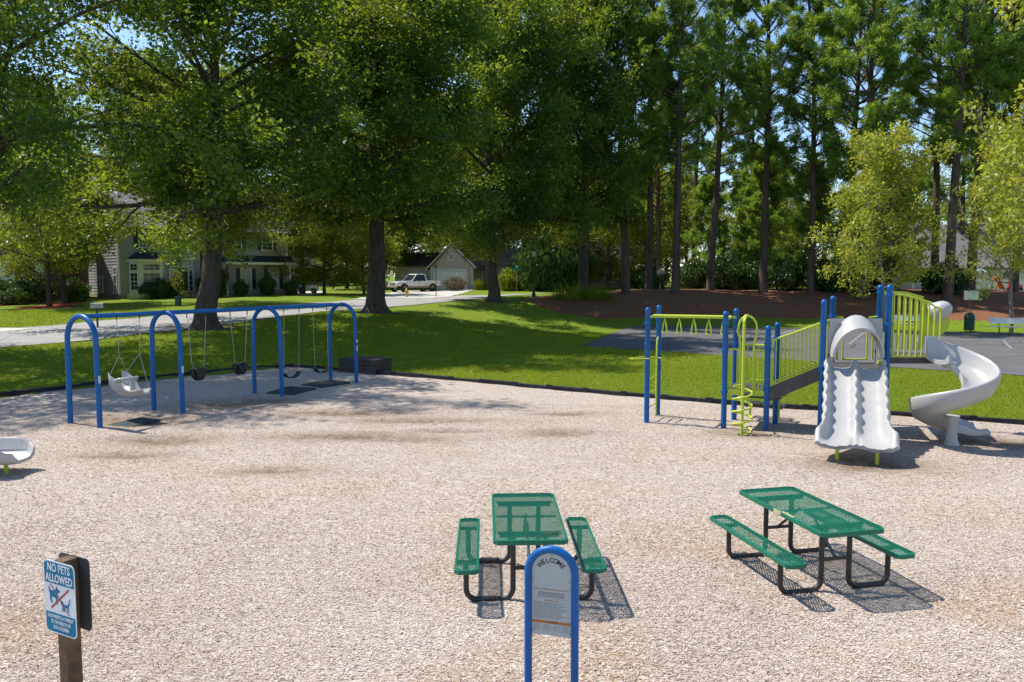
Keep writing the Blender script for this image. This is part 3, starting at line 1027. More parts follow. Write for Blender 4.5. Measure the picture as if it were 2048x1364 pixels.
plant_tree('oak_tree', 'spreading oak with fanned limbs behind the blue swing set', OAK_A, -14.4, 37.4, 1.9, (1.14, 1.14, 0.92))
plant_tree('oak_tree', 'oak with thick straight trunk between the farthest swing arch and the street', OAK_B, -7.95, 46.5, 1.1, (1.15, 1.15, 0.97))
plant_tree('oak_tree', 'oak with a low limb standing between the white garage and the lamp post', OAK_C, -1.35, 61.0, 2.0, 0.98)
plant_tree('oak_tree', 'dark oak behind the clump of tall ornamental grass', OAK_B, 5.9, 66.0, 3.6, (1.0, 1.0, 1.08))
plant_tree('oak_tree', 'overhanging oak on the grass bank beside the first blue swing arch', OAK_D, -19.4, 28.6, 5.0, 1.1)
plant_tree('oak_tree', 'smaller oak on the front lawn of the grey house', OAK_D, -21.8, 57.0, 1.0, 0.76)
OAKS_ROW = 'oaks along the far side of the street'
for x, y, rz, sc, ms in ((-25.5, 43.5, 4.0, 0.86, OAK_B), (-57, 80, 0.7, 0.95, OAK_C), (-26, 80, 5.1, 1.02, OAK_A), (-13.5, 101, 2.2, 1.05, OAK_C), (3, 104, 0.3, 1.0, OAK_A), (-40, 88, 3.3, 1.1, OAK_B)):
    if (x, y) == (-25.5, 43.5):
        continue
    plant_tree('oak_tree', 'broad green shade tree rising behind the houses across the street', ms, x, y, rz, sc, OAKS_ROW)

PINE_A = pine(2, 29.0, 9.5, 5.4, 0.36, 66, 9, 0.0)
PINE_B = pine(5, 27.0, 7.5, 5.0, 0.33, 66, 9, 0.01)
PINE_C = pine(9, 31.0, 11.0, 5.6, 0.38, 64, 9, -0.01)
PINE_D = pine(14, 13.0, 1.2, 3.6, 0.20, 56, 8, 0.0)
PG = 'tall pines along the straw bank'
pines = [(9.4, 66.0, PINE_A, 0.2, 1.0, 'first tall pine on the straw bank beyond the ornamental grass'),
         (11.9, 69.5, PINE_B, 1.4, 1.05, 'tall pine close behind the first pine on the straw bank'),
         (13.5, 66.0, PINE_C, 2.6, 0.95, 'tall pine beside the diamond road sign'),
         (17.4, 70.0, PINE_A, 4.0, 0.98, 'tall pine in front of the dark bushes on the bank'),
         (21.4, 68.0, PINE_C, 5.2, 1.0, 'thick pine alone on the straw bank behind the lower climbing deck'),
         (27.3, 61.8, PINE_B, 0.9, 1.12, None), (32.1, 58.8, PINE_C, 3.1, 0.96, None), (35.6, 62, PINE_A, 2.2, 1.02, None), 
         (38.6, 58.5, PINE_B, 4.4, 1.1, None), (41.5, 66, PINE_A, 5.5, 1.0, None), (46, 60, PINE_C, 0.4, 1.0, None), (24.8, 66.3, PINE_B, 5.6, 1.0, None), (29.3, 69.5, PINE_A, 1.9, 1.0, None), (36.8, 69.5, PINE_C, 0.2, 0.95, None)]
for x, y, ms, rz in ((15.5, 85, PINE_B, 0.3), (20.0, 88, PINE_A, 2.1), (25.5, 86, PINE_B, 4.0), (46, 82, PINE_B, 5.2)):
    plant_tree('pine_tree', 'farther pine rising beyond the street behind the straw bank', ms, x, y, rz, 0.9, 'farther pines beyond the street')
for x, y, ms, rz, sc, lab in pines:
    plant_tree('pine_tree', lab or 'tall bare-trunked pine on the straw bank behind the twin slide and the spiral slide', ms, x, y, rz, sc, PG)
BG = 'low evergreens behind the straw bank'
for x, y, rz, sc in ((18.8, 75.5, 0.5, 0.80), (22.6, 74.0, 2.2, 0.66), (26.0, 70.0, 4.1, 0.86), (28.3, 66.0, 1.0, 0.60), (31.2, 64.5, 5.0, 0.74), (24.2, 79.5, 3.0, 1.05), (33.5, 72.5, 2.0, 0.95)):
    plant_tree('evergreen_tree', 'low bushy evergreen crowding behind the pine trunks on the bank', PINE_D, x, y, rz, sc, BG)

YOUNG_A = broadleaf(31, 11.6, 2.1, 3.9, 0.10, 26, 6, 5, 17000, 0.18, M_YOUNG, M_PALEBARK, low_el=22, high_el=66, flare=1.3, spread=0.22, narrow=0.5, wide=0.75)
YOUNG_B = broadleaf(44, 11.6, 2.9, 3.9, 0.12, 26, 6, 5, 17000, 0.18, M_YOUNG, M_PALEBARK, low_el=20, high_el=66, flare=1.3, spread=0.22, narrow=0.5, wide=0.75)
plant_tree('young_maple', 'young yellow-green maple behind the twin slide posts', YOUNG_A, 23.1, 49.3, 0.7, 1.0)
plant_tree('young_maple', 'young yellow-green maple growing behind the white bench', YOUNG_B, 29.9, 47.6, 2.3, (0.86, 0.86, 0.98))
plant_tree('young_maple', 'tall yellow-green tree standing beyond the court, its branch reaching over', YOUNG_A, 26.0, 36.5, 3.4, (1.35, 1.35, 1.55))

LIGHT_A = broadleaf(52, 8.5, 1.9, 3.6, 0.15, 20, 7, 5, 26000, 0.15, M_LIGHTLEAF, M_BARK, low_el=28, high_el=68, flare=1.3, spread=0.24, narrow=0.4, droop=0.03)
LIGHT_B = broadleaf(57, 10.5, 1.4, 4.6, 0.16, 24, 7, 5, 30000, 0.17, M_LIGHTLEAF, M_BARK, low_el=10, high_el=66, flare=1.3, spread=0.28, narrow=0.4, droop=0.05)
plant_tree('garden_tree', 'small bright-leaved tree in the red mulch bed by the brick house', LIGHT_A, -29.9, 51.5, 0.2, 1.0)
plant_tree('garden_tree', 'slim garden tree just behind the red mulch bed', LIGHT_A, -31.0, 55.2, 2.2, (1.3, 1.3, 1.15))
SG = 'light green street trees'
for x, y, rz, sc in ((-17.3, 73.5, 0.9, 0.95), (-14.0, 75.5, 2.9, 0.82), (-20.6, 79.0, 4.4, 0.9)):
    plant_tree('garden_tree', 'drooping light green tree on the lawn between grey house and pickup', LIGHT_B, x, y, rz, sc, SG)
for x, y, rz, sc in ((-14.5, 106, 1.1, 1.7), (-6.5, 108, 3.9, 1.6), (-20.5, 99, 5.0, 1.5)):
    plant_tree('garden_tree', 'full light green tree closing the view behind the garage roof', LIGHT_B, x, y, rz, sc, 'trees behind the garage house')
TG = 'light trees beyond the pines'
for x, y, rz, sc in ((10.5, 88, 0.5, 1.15), (15.5, 92, 2.0, 1.35), (21, 96, 3.6, 1.2), (29, 90, 1.2, 1.2), (36, 96, 5.3, 1.3), (46, 92, 0.1, 1.3), (5.5, 92, 4.2, 1.1)):
    plant_tree('garden_tree', 'bright yellow-green tree glowing behind the pine trunks', LIGHT_B, x, y, rz, sc, TG)
FG = 'distant woodland trees behind the houses'
for x, y, rz, sc, ms in ((-62, 105, 0.3, 1.0, OAK_C), (-48, 125, 1.9, 1.05, OAK_B), (-28, 132, 3.1, 1.1, OAK_C), (-8, 138, 0.9, 1.1, OAK_B), (12, 130, 2.7, 0.85, OAK_C), (26, 134, 4.1, 0.78, OAK_B), (40, 126, 5.0, 0.74, OAK_C), (54, 120, 1.4, 0.76, OAK_B), (68, 112, 0.6, 0.8, OAK_C), (20, 116, 5.9, 0.66, OAK_B), (47, 106, 3.7, 0.55, OAK_C), (33, 112, 0.2, 0.62, OAK_A), (-58, 84, 2.5, 0.9, OAK_A), (60, 92, 2.0, 0.7, OAK_B), (-20, 112, 1.3, 0.8, OAK_A), (-4, 116, 4.8, 0.85, OAK_C), (6, 112, 3.9, 0.7, OAK_A), (-70, 70, 0.8, 0.9, OAK_B), (12.5, 104, 1.8, 0.6, OAK_A), (76, 96, 2.4, 0.8, OAK_A)):
    plant_tree('woodland_tree', 'distant dense green tree forming the skyline behind the neighbourhood', ms, x, y, rz, sc, FG)

# ------------------------------------------------------------------ shrubs
def bush_meshes(seed, n, ls, mat, stems=7, twiggy=0.0):
    rng = np.random.default_rng(seed)
    d = unit(rng.normal(0, 1, (n, 3)))
    lump = 1 + 0.16 * np.sin(d[:, 0] * 5 + seed) * np.sin(d[:, 1] * 4 + 1) + 0.12 * np.sin(d[:, 2] * 7)
    r = rng.uniform(0.25, 1, n) ** 0.4 * lump
    P = d * r[:, None] * np.array([1, 1, 0.55]) + np.array([0, 0, 0.52])
    P[:, 2] = np.maximum(P[:, 2], 0.02)
    N = d + rng.normal(0, 0.5, (n, 3))
    D = unit(rng.normal(0, 1, (n, 3)) + d * 0.4)
    L = ls * rng.uniform(0.7, 1.3, n)
    crown = leaf_mesh('foliage', P, D, N, L, L * 0.6, np.clip(rng.normal(0.45, 0.22, n), 0, 1), mat)
    br = []
    for i in range(stems):
        a = rng.uniform(0, 6.28)
        e = np.array([math.cos(a) * 0.6, math.sin(a) * 0.6, 0.8])
        br.append((grow(rng, (0.1 * math.cos(a), 0.1 * math.sin(a), -0.08), unit(e), 0.9, 4, 0.1, 0.1), np.linspace(0.022, 0.008, 5), 4))
    return tubes_mesh(br, 'stem', M_BARK), crown

BUSH_D = bush_meshes(1, 3200, 0.13, M_BUSH)
BUSH_G = bush_meshes(4, 2600, 0.13, M_LIGHTLEAF)
BUSH_W = bush_meshes(6, 1500, 0.11, M_PALEBUSH)
BUSH_B = bush_meshes(8, 1800, 0.12, M_BROWNBUSH, 14)

def plant_bush(label, ms, x, y, sx, sz, rz=0.0, group=None, name='shrub'):
    t = thing(name, label, 'shrub', (x, y, zg(x, y)), rz, group)
    t.scale = (sx, sx, sz)
    link(bpy.data.objects.new('stem', ms[0]), t)
    link(bpy.data.objects.new('foliage', ms[1]), t)
    return t

# bed by the brick house
for i, (x, y, s, h) in enumerate(((-36.0, 54.5, 1.5, 2.0), (-33.6, 55.8, 1.4, 1.9), (-33.2, 53.2, 0.9, 1.0), (-37.2, 52.4, 1.5, 1.2), (-31.6, 57.5, 1.1, 1.5))):
    plant_bush('dark evergreen shrub massed in front of the brick house', BUSH_D, x, y, s, h, i * 1.3, 'shrubs by the brick house')
plant_bush('pale variegated shrub among the dark shrubs by the brick house', BUSH_W, -34.2, 52.2, 0.8, 1.3, 0.4)
# dark clumps beside the corner house
for i, (x, y, s, h) in enumerate(((3.2, 79.5, 2.6, 5.6), (6.4, 81.0, 2.4, 5.2), (0.4, 83, 1.6, 2.6))):
    plant_bush('tall dark evergreen shrub behind the lamp post', BUSH_D, x, y + 6, s, h, i * 2.1, 'evergreens behind the lamp post')
for i, (x, y, s, h) in enumerate(((16.6, 73.4, 1.7, 2.4), (19.2, 72.4, 1.9, 2.8), (21.8, 72.2, 1.6, 2.2), (24.2, 70.2, 1.9, 2.6), (26.8, 67.4, 1.8, 2.2), (14.6, 86, 2.0, 2.2), (29.6, 65, 1.7, 2.0), (34.2, 63, 1.8, 2.2))):
    plant_bush('dark undergrowth bush between the pine trunks on the bank', BUSH_D, x, y, s, h, i * 1.7, 'undergrowth among the pines')
plant_bush('brown twiggy shrub beside the garage driveway', BUSH_B, -6.3, 88.5, 1.25, 1.5)
plant_bush('small green shrub beside the ladder at the garage corner', BUSH_G, -3.6, 90.5, 0.8, 1.2)
plant_bush('rounded green shrub under the street name sign', BUSH_G, -0.2, 88.0, 1.5, 2.3, 1.0)

# clump of tall grass
def grass_clump(x, y, label):
    rng = np.random.default_rng(int(x * 10) + 5)
    t = thing('ornamental_grass', label, 'plant', (x, y, zg(x, y)), 0)
    n = 330
    a = rng.uniform(0, 6.28, n)
    rr = 0.9 * np.sqrt(rng.uniform(0, 1, n))
    b = np.stack([rr * np.cos(a) * 1.6, rr * np.sin(a), 0 * a], -1)
    h = rng.uniform(0.5, 1.7, n) * (1.15 - 0.5 * rr)
    lean = rng.normal(0, 0.38, (n, 2)) * h[:, None] + b[:, :2] * 0.35
    tip = b + np.c_[lean, h]
    mid = b + np.c_[lean * 0.35, h * 0.6]
    s = np.stack([-np.sin(a), np.cos(a), 0 * a], -1) * 0.022
    v = np.stack([b - s, b + s, mid + s, tip, mid - s], 1).reshape(-1, 3)
    f = (np.array([(0, 1, 2), (0, 2, 4), (4, 2, 3)])[None] + (np.arange(n) * 5)[:, None, None]).reshape(-1, 3)
    np_obj('foliage', v, f, M_BLADE, t, face_attr={'tint': np.repeat(np.clip(rng.normal(0.12, 0.2, n), 0, 1), 3)})
grass_clump(4.5, 63.2, 'clump of tall arching ornamental grass nearest the lamp post')
grass_clump(6.7, 63.6, 'clump of tall arching ornamental grass at the foot of the dark oak')

# ------------------------------------------------------------------ playground edging
edge = thing('playground_border', 'black plastic timber edging round the wood chip playground', 'border', (0, 22.0, 0))
tim = MB().box((0, 0, 0.0), (1.22, 0.10, 0.20)).mesh('timber', M_BORDER)
tim_lock = MB().box((0, 0, 0.0), (0.16, 0.115, 0.21)).mesh('joint', M_BORDER)
bp = np.array(LEFT_B[2:] + RIGHT_B[:-2], float)
seg = np.r_[0, np.cumsum(np.linalg.norm(np.diff(bp, axis=0), axis=1))]
nseg = int(seg[-1] / 1.225)
prev = None
erng = random.Random(4)
for i in range(nseg + 1):
    s = i * seg[-1] / nseg
    q = np.array([np.interp(s, seg, bp[:, 0]), np.interp(s, seg, bp[:, 1])])
    if prev is not None:
        c = (q + prev) / 2
        a = math.atan2(q[1] - prev[1], q[0] - prev[0])
        o = link(bpy.data.objects.new('timber', tim), edge)
        o.location = (c[0], c[1] - 22.0, 0.035 + erng.uniform(-0.018, 0.018))
        o.rotation_euler = (erng.uniform(-0.05, 0.05), erng.uniform(-0.012, 0.012), a + erng.uniform(-0.012, 0.012))
        bv = o.modifiers.new('bevel', 'BEVEL')
        bv.width = 0.015
        j = link(bpy.data.objects.new('joint', tim_lock), edge)
        j.location = (q[0], q[1] - 22.0, 0.04)
        j.rotation_euler = (0, 0, a)
    prev = q

# ------------------------------------------------------------------ swing set
SW0 = Vector((-9.72, 17.92, 0))
SWA = math.atan2(0.8752, 0.4836)
swing = thing('swing_set', 'blue arched swing set with four arches on the wood chips', 'swing set', SW0, SWA)
ARCH_T = (0.0, 2.2, 5.55, 8.8)
RA = 0.52
ZT = 2.52
for k, t in enumerate(ARCH_T):
    pts = [(t, -RA - 0.02, -0.3), (t, -RA - 0.02, 0.6), (t, -RA - 0.01, 1.4)] + [(t, p[1], p[2]) for p in arc((0, 0, ZT - RA), RA, math.pi, 0, 18, 'yz')] + [(t, RA + 0.01, 1.4), (t, RA + 0.02, 0.6), (t, RA + 0.02, -0.3)]
    MB().tube(pts, 0.060, 14).build('arch', M_BLUE, swing, smooth=True)
    if k in (0, 1, 3):
        MB().box((t - 0.0, -RA - 0.072, 1.12), (0.05, 0.02, 0.17)).build('sticker', M_GREYSTICK, swing)
    if k == 3:
        MB().box((t - 0.0, -RA - 0.072, 1.36), (0.05, 0.02, 0.10)).build('sticker', M_GREYSTICK, swing)
for a, b in zip(ARCH_T[:-1], ARCH_T[1:]):
    MB().tube([(a, 0, ZT - 0.01), ((a + b) / 2, 0, ZT - 0.015), (b, 0, ZT - 0.01)], 0.055, 14).build('beam', M_BLUE, swing, smooth=True)

M_CHAIN = plain('pale_chain', (0.40, 0.39, 0.37), 0.45, 0.2, 30.0, metal=0.4)
def chain(a, b, parent, r=0.009):
    a, b = Vector(a), Vector(b)
    n = max(4, int((b - a).length / 0.03))
    MB().tube([a + (b - a) * i / n for i in range(n + 1)], [r if i % 2 else r * 0.45 for i in range(n + 1)], 5).build('chain', M_CHAIN, parent, smooth=False)

def hanger(p, parent):
    MB().tube([(p[0], p[1], ZT - 0.04), (p[0], p[1], ZT - 0.17)], 0.014, 6).build('hanger', M_BLACKP, parent)

def sw_world(t, off=0.0):
    return (SW0.x + 0.4836 * t + 0.8752 * off, SW0.y + 0.8752 * t - 0.4836 * off, 0.0)

# moulded accessible swing seat, long axis across the beam
acc = thing('accessible_swing', 'large grey moulded swing seat with leg rest hanging in the first swing bay', 'swing', sw_world(1.15, 0.05), SWA - math.pi / 2)
def acc_ring(s):
    # s: 0 head end .. 1 foot end, local x
    x = -0.56 + 1.14 * s
    zb = 0.60 + 0.16 * max(0, 0.32 - s) / 0.32 + 0.08 * max(0, s - 0.55) / 0.45
    w = 0.26 * (1 - 0.35 * s) * (0.72 + 0.28 * min(1, s / 0.12)) * (0.75 + 0.25 * min(1, (1 - s) / 0.1))
    h = 0.27 * (1 - smoothstep(0.35, 0.62, s)) + 0.07
    out = []
    for u, v in ((-1.04, h), (-1.0, h + 0.02), (-0.93, h), (-0.82, 0.10), (-0.5, 0.02), (0, 0.0), (0.5, 0.02), (0.82, 0.10), (0.93, h), (1.0, h + 0.02), (1.04, h), (0.95, 0.06), (0.55, -0.035), (0, -0.05), (-0.55, -0.035), (-0.95, 0.06)):
        out.append((x, u * w, zb + float(v)))
    return out
MB().loft([acc_ring(i / 22) for i in range(23)]).build('seat', M_GREYP, acc, smooth=True)
yk = [(-0.22, -0.25, 0.93), (-0.10, -0.24, 0.97), (0.02, -0.16, 0.98), (0.06, 0.0, 0.985), (0.02, 0.16, 0.98), (-0.10, 0.24, 0.97), (-0.22, 0.25, 0.93)]
MB().tube(yk, 0.045, 10).build('harness_bar', M_GREYP, acc, smooth=True)
MB().tube([(0.05, 0, 0.97), (0.09, 0, 0.85), (0.08, 0, 0.70), (0.05, 0, 0.62)], [0.05, 0.055, 0.05, 0.04], 10).build('harness_post', M_GREYP, acc, smooth=True)
for s in (-1, 1):
    top = (0.0, s * 0.30, 2.42)
    mid = (0.0, s * 0.27, 1.55)
    chain(top, mid, acc)
    chain(mid, (-0.50, s * 0.20, 1.03), acc)
    chain(mid, (0.46, s * 0.16, 0.74), acc)
    MB().tube([(0.0, s * 0.30, 2.40), (0.0, s * 0.30, 2.50)], 0.014, 6).build('hanger', M_BLACKP, acc)

def bucket(t, label):
    b = thing('bucket_swing', label, 'swing', sw_world(t), SWA, 'black bucket swings')
    rim = [(0.17 * math.cos(a), 0.13 * math.sin(a), 0.98 + 0.03 * math.cos(2 * a)) for a in [2 * math.pi * i / 20 for i in range(20)]]
    MB().tube(rim, 0.022, 8, closed=True).build('rim', M_BLACKR, b, smooth=True)
    m = MB()
    for sgn in (-1, 1):
        rings = []
        for i in range(9):
            q = i / 8
            y = sgn * (0.135 * math.cos(q * math.pi / 2) ** 0.7)
            z = 0.98 - 0.28 * math.sin(q * math.pi / 2)
            w = 0.16 * (1 - 0.55 * q)
            rings.append([(-w, y, z), (w, y, z), (w, y * 0.86, z + 0.02), (-w, y * 0.86, z + 0.02)])
        m.loft(rings)
    m.build('seat', M_BLACKR, b, smooth=True)
    m = MB()
    for sgn in (-1, 1):
        rings = []
        for i in range(7):
            q = i / 6
            x = sgn * 0.175 * math.cos(q * math.pi / 2) ** 0.7
            z = 0.97 - 0.27 * math.sin(q * math.pi / 2)
            w = 0.05
            rings.append([(x, -w, z), (x, w, z), (x * 0.86, w, z + 0.02), (x * 0.86, -w, z + 0.02)])
        m.loft(rings)
    m.build('side_strap', M_BLACKR, b, smooth=True)
    for s in (-1, 1):
        chain((s * 0.30, 0, ZT - 0.14), (s * 0.18, 0, 1.08), b)
        chain((s * 0.18, 0, 1.10), (s * 0.13, 0.10, 1.0), b, 0.007)
        chain((s * 0.18, 0, 1.10), (s * 0.13, -0.10, 1.0), b, 0.007)
        MB().tube([(s * 0.30, 0, ZT - 0.05), (s * 0.30, 0, ZT - 0.17)], 0.014, 6).build('hanger', M_BLACKP, b)

bucket(3.15, 'black toddler bucket swing beside the second arch')
bucket(4.55, 'black toddler bucket swing beside the third arch')

def belt(t, label, sway):
    b = thing('belt_swing', label, 'swing', sw_world(t, sway), SWA, 'black belt swings')
    rings = []
    for i in range(13):
        q = -1 + 2 * i / 12
        x = 0.30 * math.sin(q * 1.25) / math.sin(1.25)
        z = 0.42 + 0.15 * q * q
        rings.append([(x, -0.09, z), (x, 0.09, z), (x, 0.09, z - 0.018), (x, -0.09, z - 0.018)])
    MB().loft(rings).build('seat', M_BLACKR, b, smooth=True)
    for s in (-1, 1):
        chain((s * 0.31, -sway, ZT - 0.14), (s * 0.30, 0, 0.56), b, 0.008)
        MB().tube([(s * 0.31, -sway, ZT - 0.05), (s * 0.31, -sway, ZT - 0.17)], 0.014, 6).build('hanger', M_BLACKP, b)

belt(6.45, 'black belt swing beside the third arch', 0.05)
belt(7.85, 'black belt swing beside the farthest arch', -0.04)

def rubber_mat(t, off, label, rz, sz=(1.45, 1.0)):
    x, y, _ = sw_world(t, off)
    o = MB().loft([[(a * sz[0] / 2 * k, b * sz[1] / 2 * k, z) for a, b in ((-1, -1), (1, -1), (1, 1), (-1, 1))] for k, z in ((1.0, -0.03), (1.0, 0.015), (0.93, 0.04))]).build('rubber_mat', M_MAT)
    o.location = (x, y, float(chip_z(np.array([x]), np.array([y]))[0]) + 0.012)
    o.rotation_euler = (R(1.2), R(-1.5), rz)
    tag(o, label, 'mat', 'rubber wear mats')
rubber_mat(6.35, 0.12, 'dark green rubber wear mat under the belt swing by the third arch', SWA + 0.22, (1.25, 0.95))
rubber_mat(8.05, -0.08, 'dark green rubber wear mat under the belt swing by the farthest arch', SWA - 0.10, (1.25, 0.95))
rubber_mat(0.95, 0.35, 'half-buried dark rubber mat in the hollow under the grey swing seat', SWA + 0.1, (1.2, 0.7))

# low dark timber box at the edging
tb = thing('timber_box', 'low dark timber box standing at the playground border', 'box', (-5.25, 28.35, 0.0), -0.38)
for lvl in range(3):
    z = 0.07 + 0.155 * lvl
    for s in (-1, 1):
        MB().box((0, s * 0.52, z), (1.5, 0.09, 0.148)).build('board', M_TIMBER, tb, bevel=0.008)
        MB().box((s * 0.705, 0, z), (0.09, 0.95, 0.148)).build('board', M_TIMBER, tb, bevel=0.008)
for k in range(5):
    MB().box((0, -0.44 + 0.22 * k, 0.485), (1.54, 0.205, 0.05)).build('lid_board', M_TIMBER, tb, bevel=0.006)

# ------------------------------------------------------------------ the climbing structure
ORG = Vector((6.0, 17.6, 0))
play = thing('climbing_structure', 'blue and lime climbing frame with monkey bars, ramp and twin slide', 'climbing frame', ORG)
def W(x, y, z):
    return (x - ORG.x, y - ORG.y, z)
POSTS = {'E': (3.14, 18.38, 2.70), 'F': (3.57, 19.32, 2.72), 'G': (4.76, 17.71, 2.64), 'H': (5.29, 18.77, 2.66), 'I': (5.62, 17.42, 2.34), 'J': (6.10, 18.26, 2.36),
         'A': (6.66, 17.00, 2.92), 'B': (7.33, 18.20, 2.97), 'C': (7.95, 16.80, 3.24), 'D': (8.40, 18.20, 3.22)}
PR = 0.062
for k, (x, y, h) in POSTS.items():
    p = MB().lathe([(PR, -0.3), (PR, h - 0.09), (PR * 1.06, h - 0.085), (PR * 1.06, h - 0.05), (PR * 0.85, h - 0.015), (PR * 0.45, h)], 16, W(x, y, 0)).build('post', M_BLUE, play, smooth=True)
def clamp(k, z):
    x, y, h = POSTS[k]
    MB().lathe([(PR + 0.002, z - 0.035), (PR + 0.013, z - 0.03), (PR + 0.013, z + 0.03), (PR + 0.002, z + 0.035)], 14, W(x, y, 0)).tube([W(x - PR - 0.01, y - 0.03, z), W(x - PR - 0.035, y - 0.05, z)], 0.014, 6).build('clamp', M_BLUE, play, smooth=True)
for k, zs in (('E', (2.34, 1.85)), ('F', (2.4,)), ('G', (2.36, 1.78, 0.84)), ('H', (2.40, 1.82)), ('I', (1.94, 1.84, 0.92)), ('J', (2.0, 0.9)), ('A', (2.44, 1.48, 1.40)), ('B', (2.50, 1.46)), ('C', (3.02, 2.40, 1.72)), ('D', (3.05, 2.46, 1.70))):
    for z in zs:
        clamp(k, z)
def PV(k, z):
    return Vector(W(POSTS[k][0], POSTS[k][1], z))
def lime(pts, r, name, n=8, parent=play):
    return MB().tube(pts, r, n).build(name, M_LIME, parent, smooth=True)

# overhead loop ladder
eb, fb = PV('E', 2.44), PV('F', 2.44)
gb, hb = PV('G', 2.44), PV('H', 2.44)
m1, m2 = (eb + fb) / 2 + Vector((0, 0, 0.04)), (gb + hb) / 2 + Vector((0, 0, 0.04))
lime([eb, m1, fb], 0.028, 'cross_bar')
lime([gb, m2, hb], 0.028, 'cross_bar')
lime([m1, m1 + (m2 - m1) * 0.5, m2], 0.042, 'overhead_beam', 10)
side = ((m2 - m1).normalized().cross(Vector((0, 0, 1))) * 0.75 + (m2 - m1).normalized() * 0.66)
for i in range(5):
    c = m1 + (m2 - m1) * (0.15 + 0.19 * i)
    c.z = 2.42
    q = [c + Vector((0, 0, 0)), c - side * 0.05 + Vector((0, 0, -0.10)), c - side * 0.105 + Vector((0, 0, -0.30)), c - side * 0.08 + Vector((0, 0, -0.345)), c + side * 0.08 + Vector((0, 0, -0.345)), c + side * 0.105 + Vector((0, 0, -0.30)), c + side * 0.05 + Vector((0, 0, -0.10))]
    MB().tube(q, 0.017, 8, closed=True).build('hand_loop', M_LIME, play, smooth=True)
# end ladder between E and F
d = (PV('F', 0) - PV('E', 0)).normalized()
ra, rb_ = PV('E', 0) + d * 0.17, PV('F', 0) - d * 0.17
def up(p, z):
    return Vector((p.x, p.y, z))
lime([up(ra, 0.02), up(ra, 1.75), up(ra - d * 0.05, 1.84), up(ra - d * 0.12, 1.86)], 0.02, 'ladder_rail')
lime([up(rb_, 0.02), up(rb_, 1.75), up(rb_ + d * 0.05, 1.90), up(rb_ + d * 0.12, 1.94)], 0.02, 'ladder_rail')
for z in (0.35, 0.68, 1.01):
    lime([up(ra, z), up(rb_, z)], 0.016, 'rung')
# triangular hand hold on E
e = PV('E', 1.52)
MB().tube([e + Vector((0.10, -0.06, 0)), e + Vector((0.34, -0.02, 0.0)), e + Vector((0.02, 0.16, 0.02)), e + Vector((-0.42, -0.05, 0.0)), e + Vector((-0.36, -0.14, 0.0))], 0.017, 8, closed=True).build('hand_hold', M_LIME, play, smooth=True)

# lower deck
def deck(poly, z, name, t=0.05):
    return MB().prism([W(x, y, 0)[:2] for x, y in poly], z - t, z).build(name, M_DECK, play, bevel=0.008)
LOWZ = 0.92
deck([(4.80, 17.72), (5.60, 17.47), (6.06, 18.24), (5.30, 18.72)], LOWZ, 'lower_deck')
# perforated transfer step behind the lower deck
def perforated(c, sx, sy, rz, name):
    # slab with a real grid of round-edged holes
    o = MB()
    nx_, ny_ = int(sx / 0.05), int(sy / 0.05)
    T = Matrix.Translation(c) @ Matrix.Rotation(rz, 4, 'Z')
    for i in range(nx_ + 1):
        o.box((-sx / 2 + i * sx / nx_, 0, 0), (0.018, sy, 0.012), M=T)
    for j in range(ny_ + 1):
        o.box((0, -sy / 2 + j * sy / ny_, 0.001), (sx, 0.018, 0.0125), M=T)
    for s in (-1, 1):
        o.box((0, s * sy / 2, -0.03), (sx + 0.02, 0.02, 0.08), M=T)
        o.box((s * sx / 2, 0, -0.03), (0.021, sy, 0.079), M=T)
    x = o.build(name, M_DECK, play)
    return x
perforated(Vector(W(5.95, 18.75, 0.62)), 0.85, 0.42, -0.5, 'transfer_step')
perforated(Vector(W(6.12, 19.08, 0.34)), 0.85, 0.42, -0.5, 'transfer_step')
lime([W(5.72, 18.95, -0.1), W(5.72, 18.95, 0.6)], 0.03, 'step_leg')
lime([W(6.30, 18.62, -0.1), W(6.30, 18.62, 0.6)], 0.03, 'step_leg')
MB().lathe([(0.03, 0), (0.11, 0.0), (0.12, 0.03), (0.11, 0.06), (0.03, 0.06)], 14, M=Matrix.Translation(PV('J', 0.74) + Vector((0.14, -0.02, 0))) @ Matrix.Rotation(R(90), 4, 'X')).build('turning_disc', M_LIME, play, smooth=True)

# rail panels: vertical bars between two points
def bars(a, b, z0a, z0b, z1a, z1b, n, name='railing', r=0.0125, rail=0.02, base=True):
    a, b = Vector(a), Vector(b)
    t = lime([up(a, z1a), up(b, z1b)], rail, name + '_rail')
    if base:
        lime([up(a, z0a), up(b, z0b)], rail * 0.9, name + '_rail')
    for i in range(n):
        f = (i + 0.5) / n
        p = a.lerp(b, f)
        lime([up(p, z0a + (z0b - z0a) * f), up(p, z1a + (z1b - z1a) * f)], r, 'baluster', 6)
g0, i0 = PV('G', 0), PV('I', 0)
h0, j0 = PV('H', 0), PV('J', 0)
hl, hr = g0.lerp(i0, 0.36), g0.lerp(i0, 0.68)
bars(g0.lerp(i0, 0.08), hl, 0.80, 0.80, 1.80, 1.80, 2)
bars(hr, g0.lerp(i0, 0.92), 0.80, 0.80, 1.80, 1.80, 3)
MB().box(tuple(up((hr + g0.lerp(i0, 0.92)) / 2, 0.84)), (0.34, 0.02, 0.14), rz=-0.33).build('kick_plate', M_LIME, play)
MB().box(tuple(up((hl + g0.lerp(i0, 0.08)) / 2, 0.84)), (0.30, 0.02, 0.14), rz=-0.33).build('kick_plate', M_LIME, play)
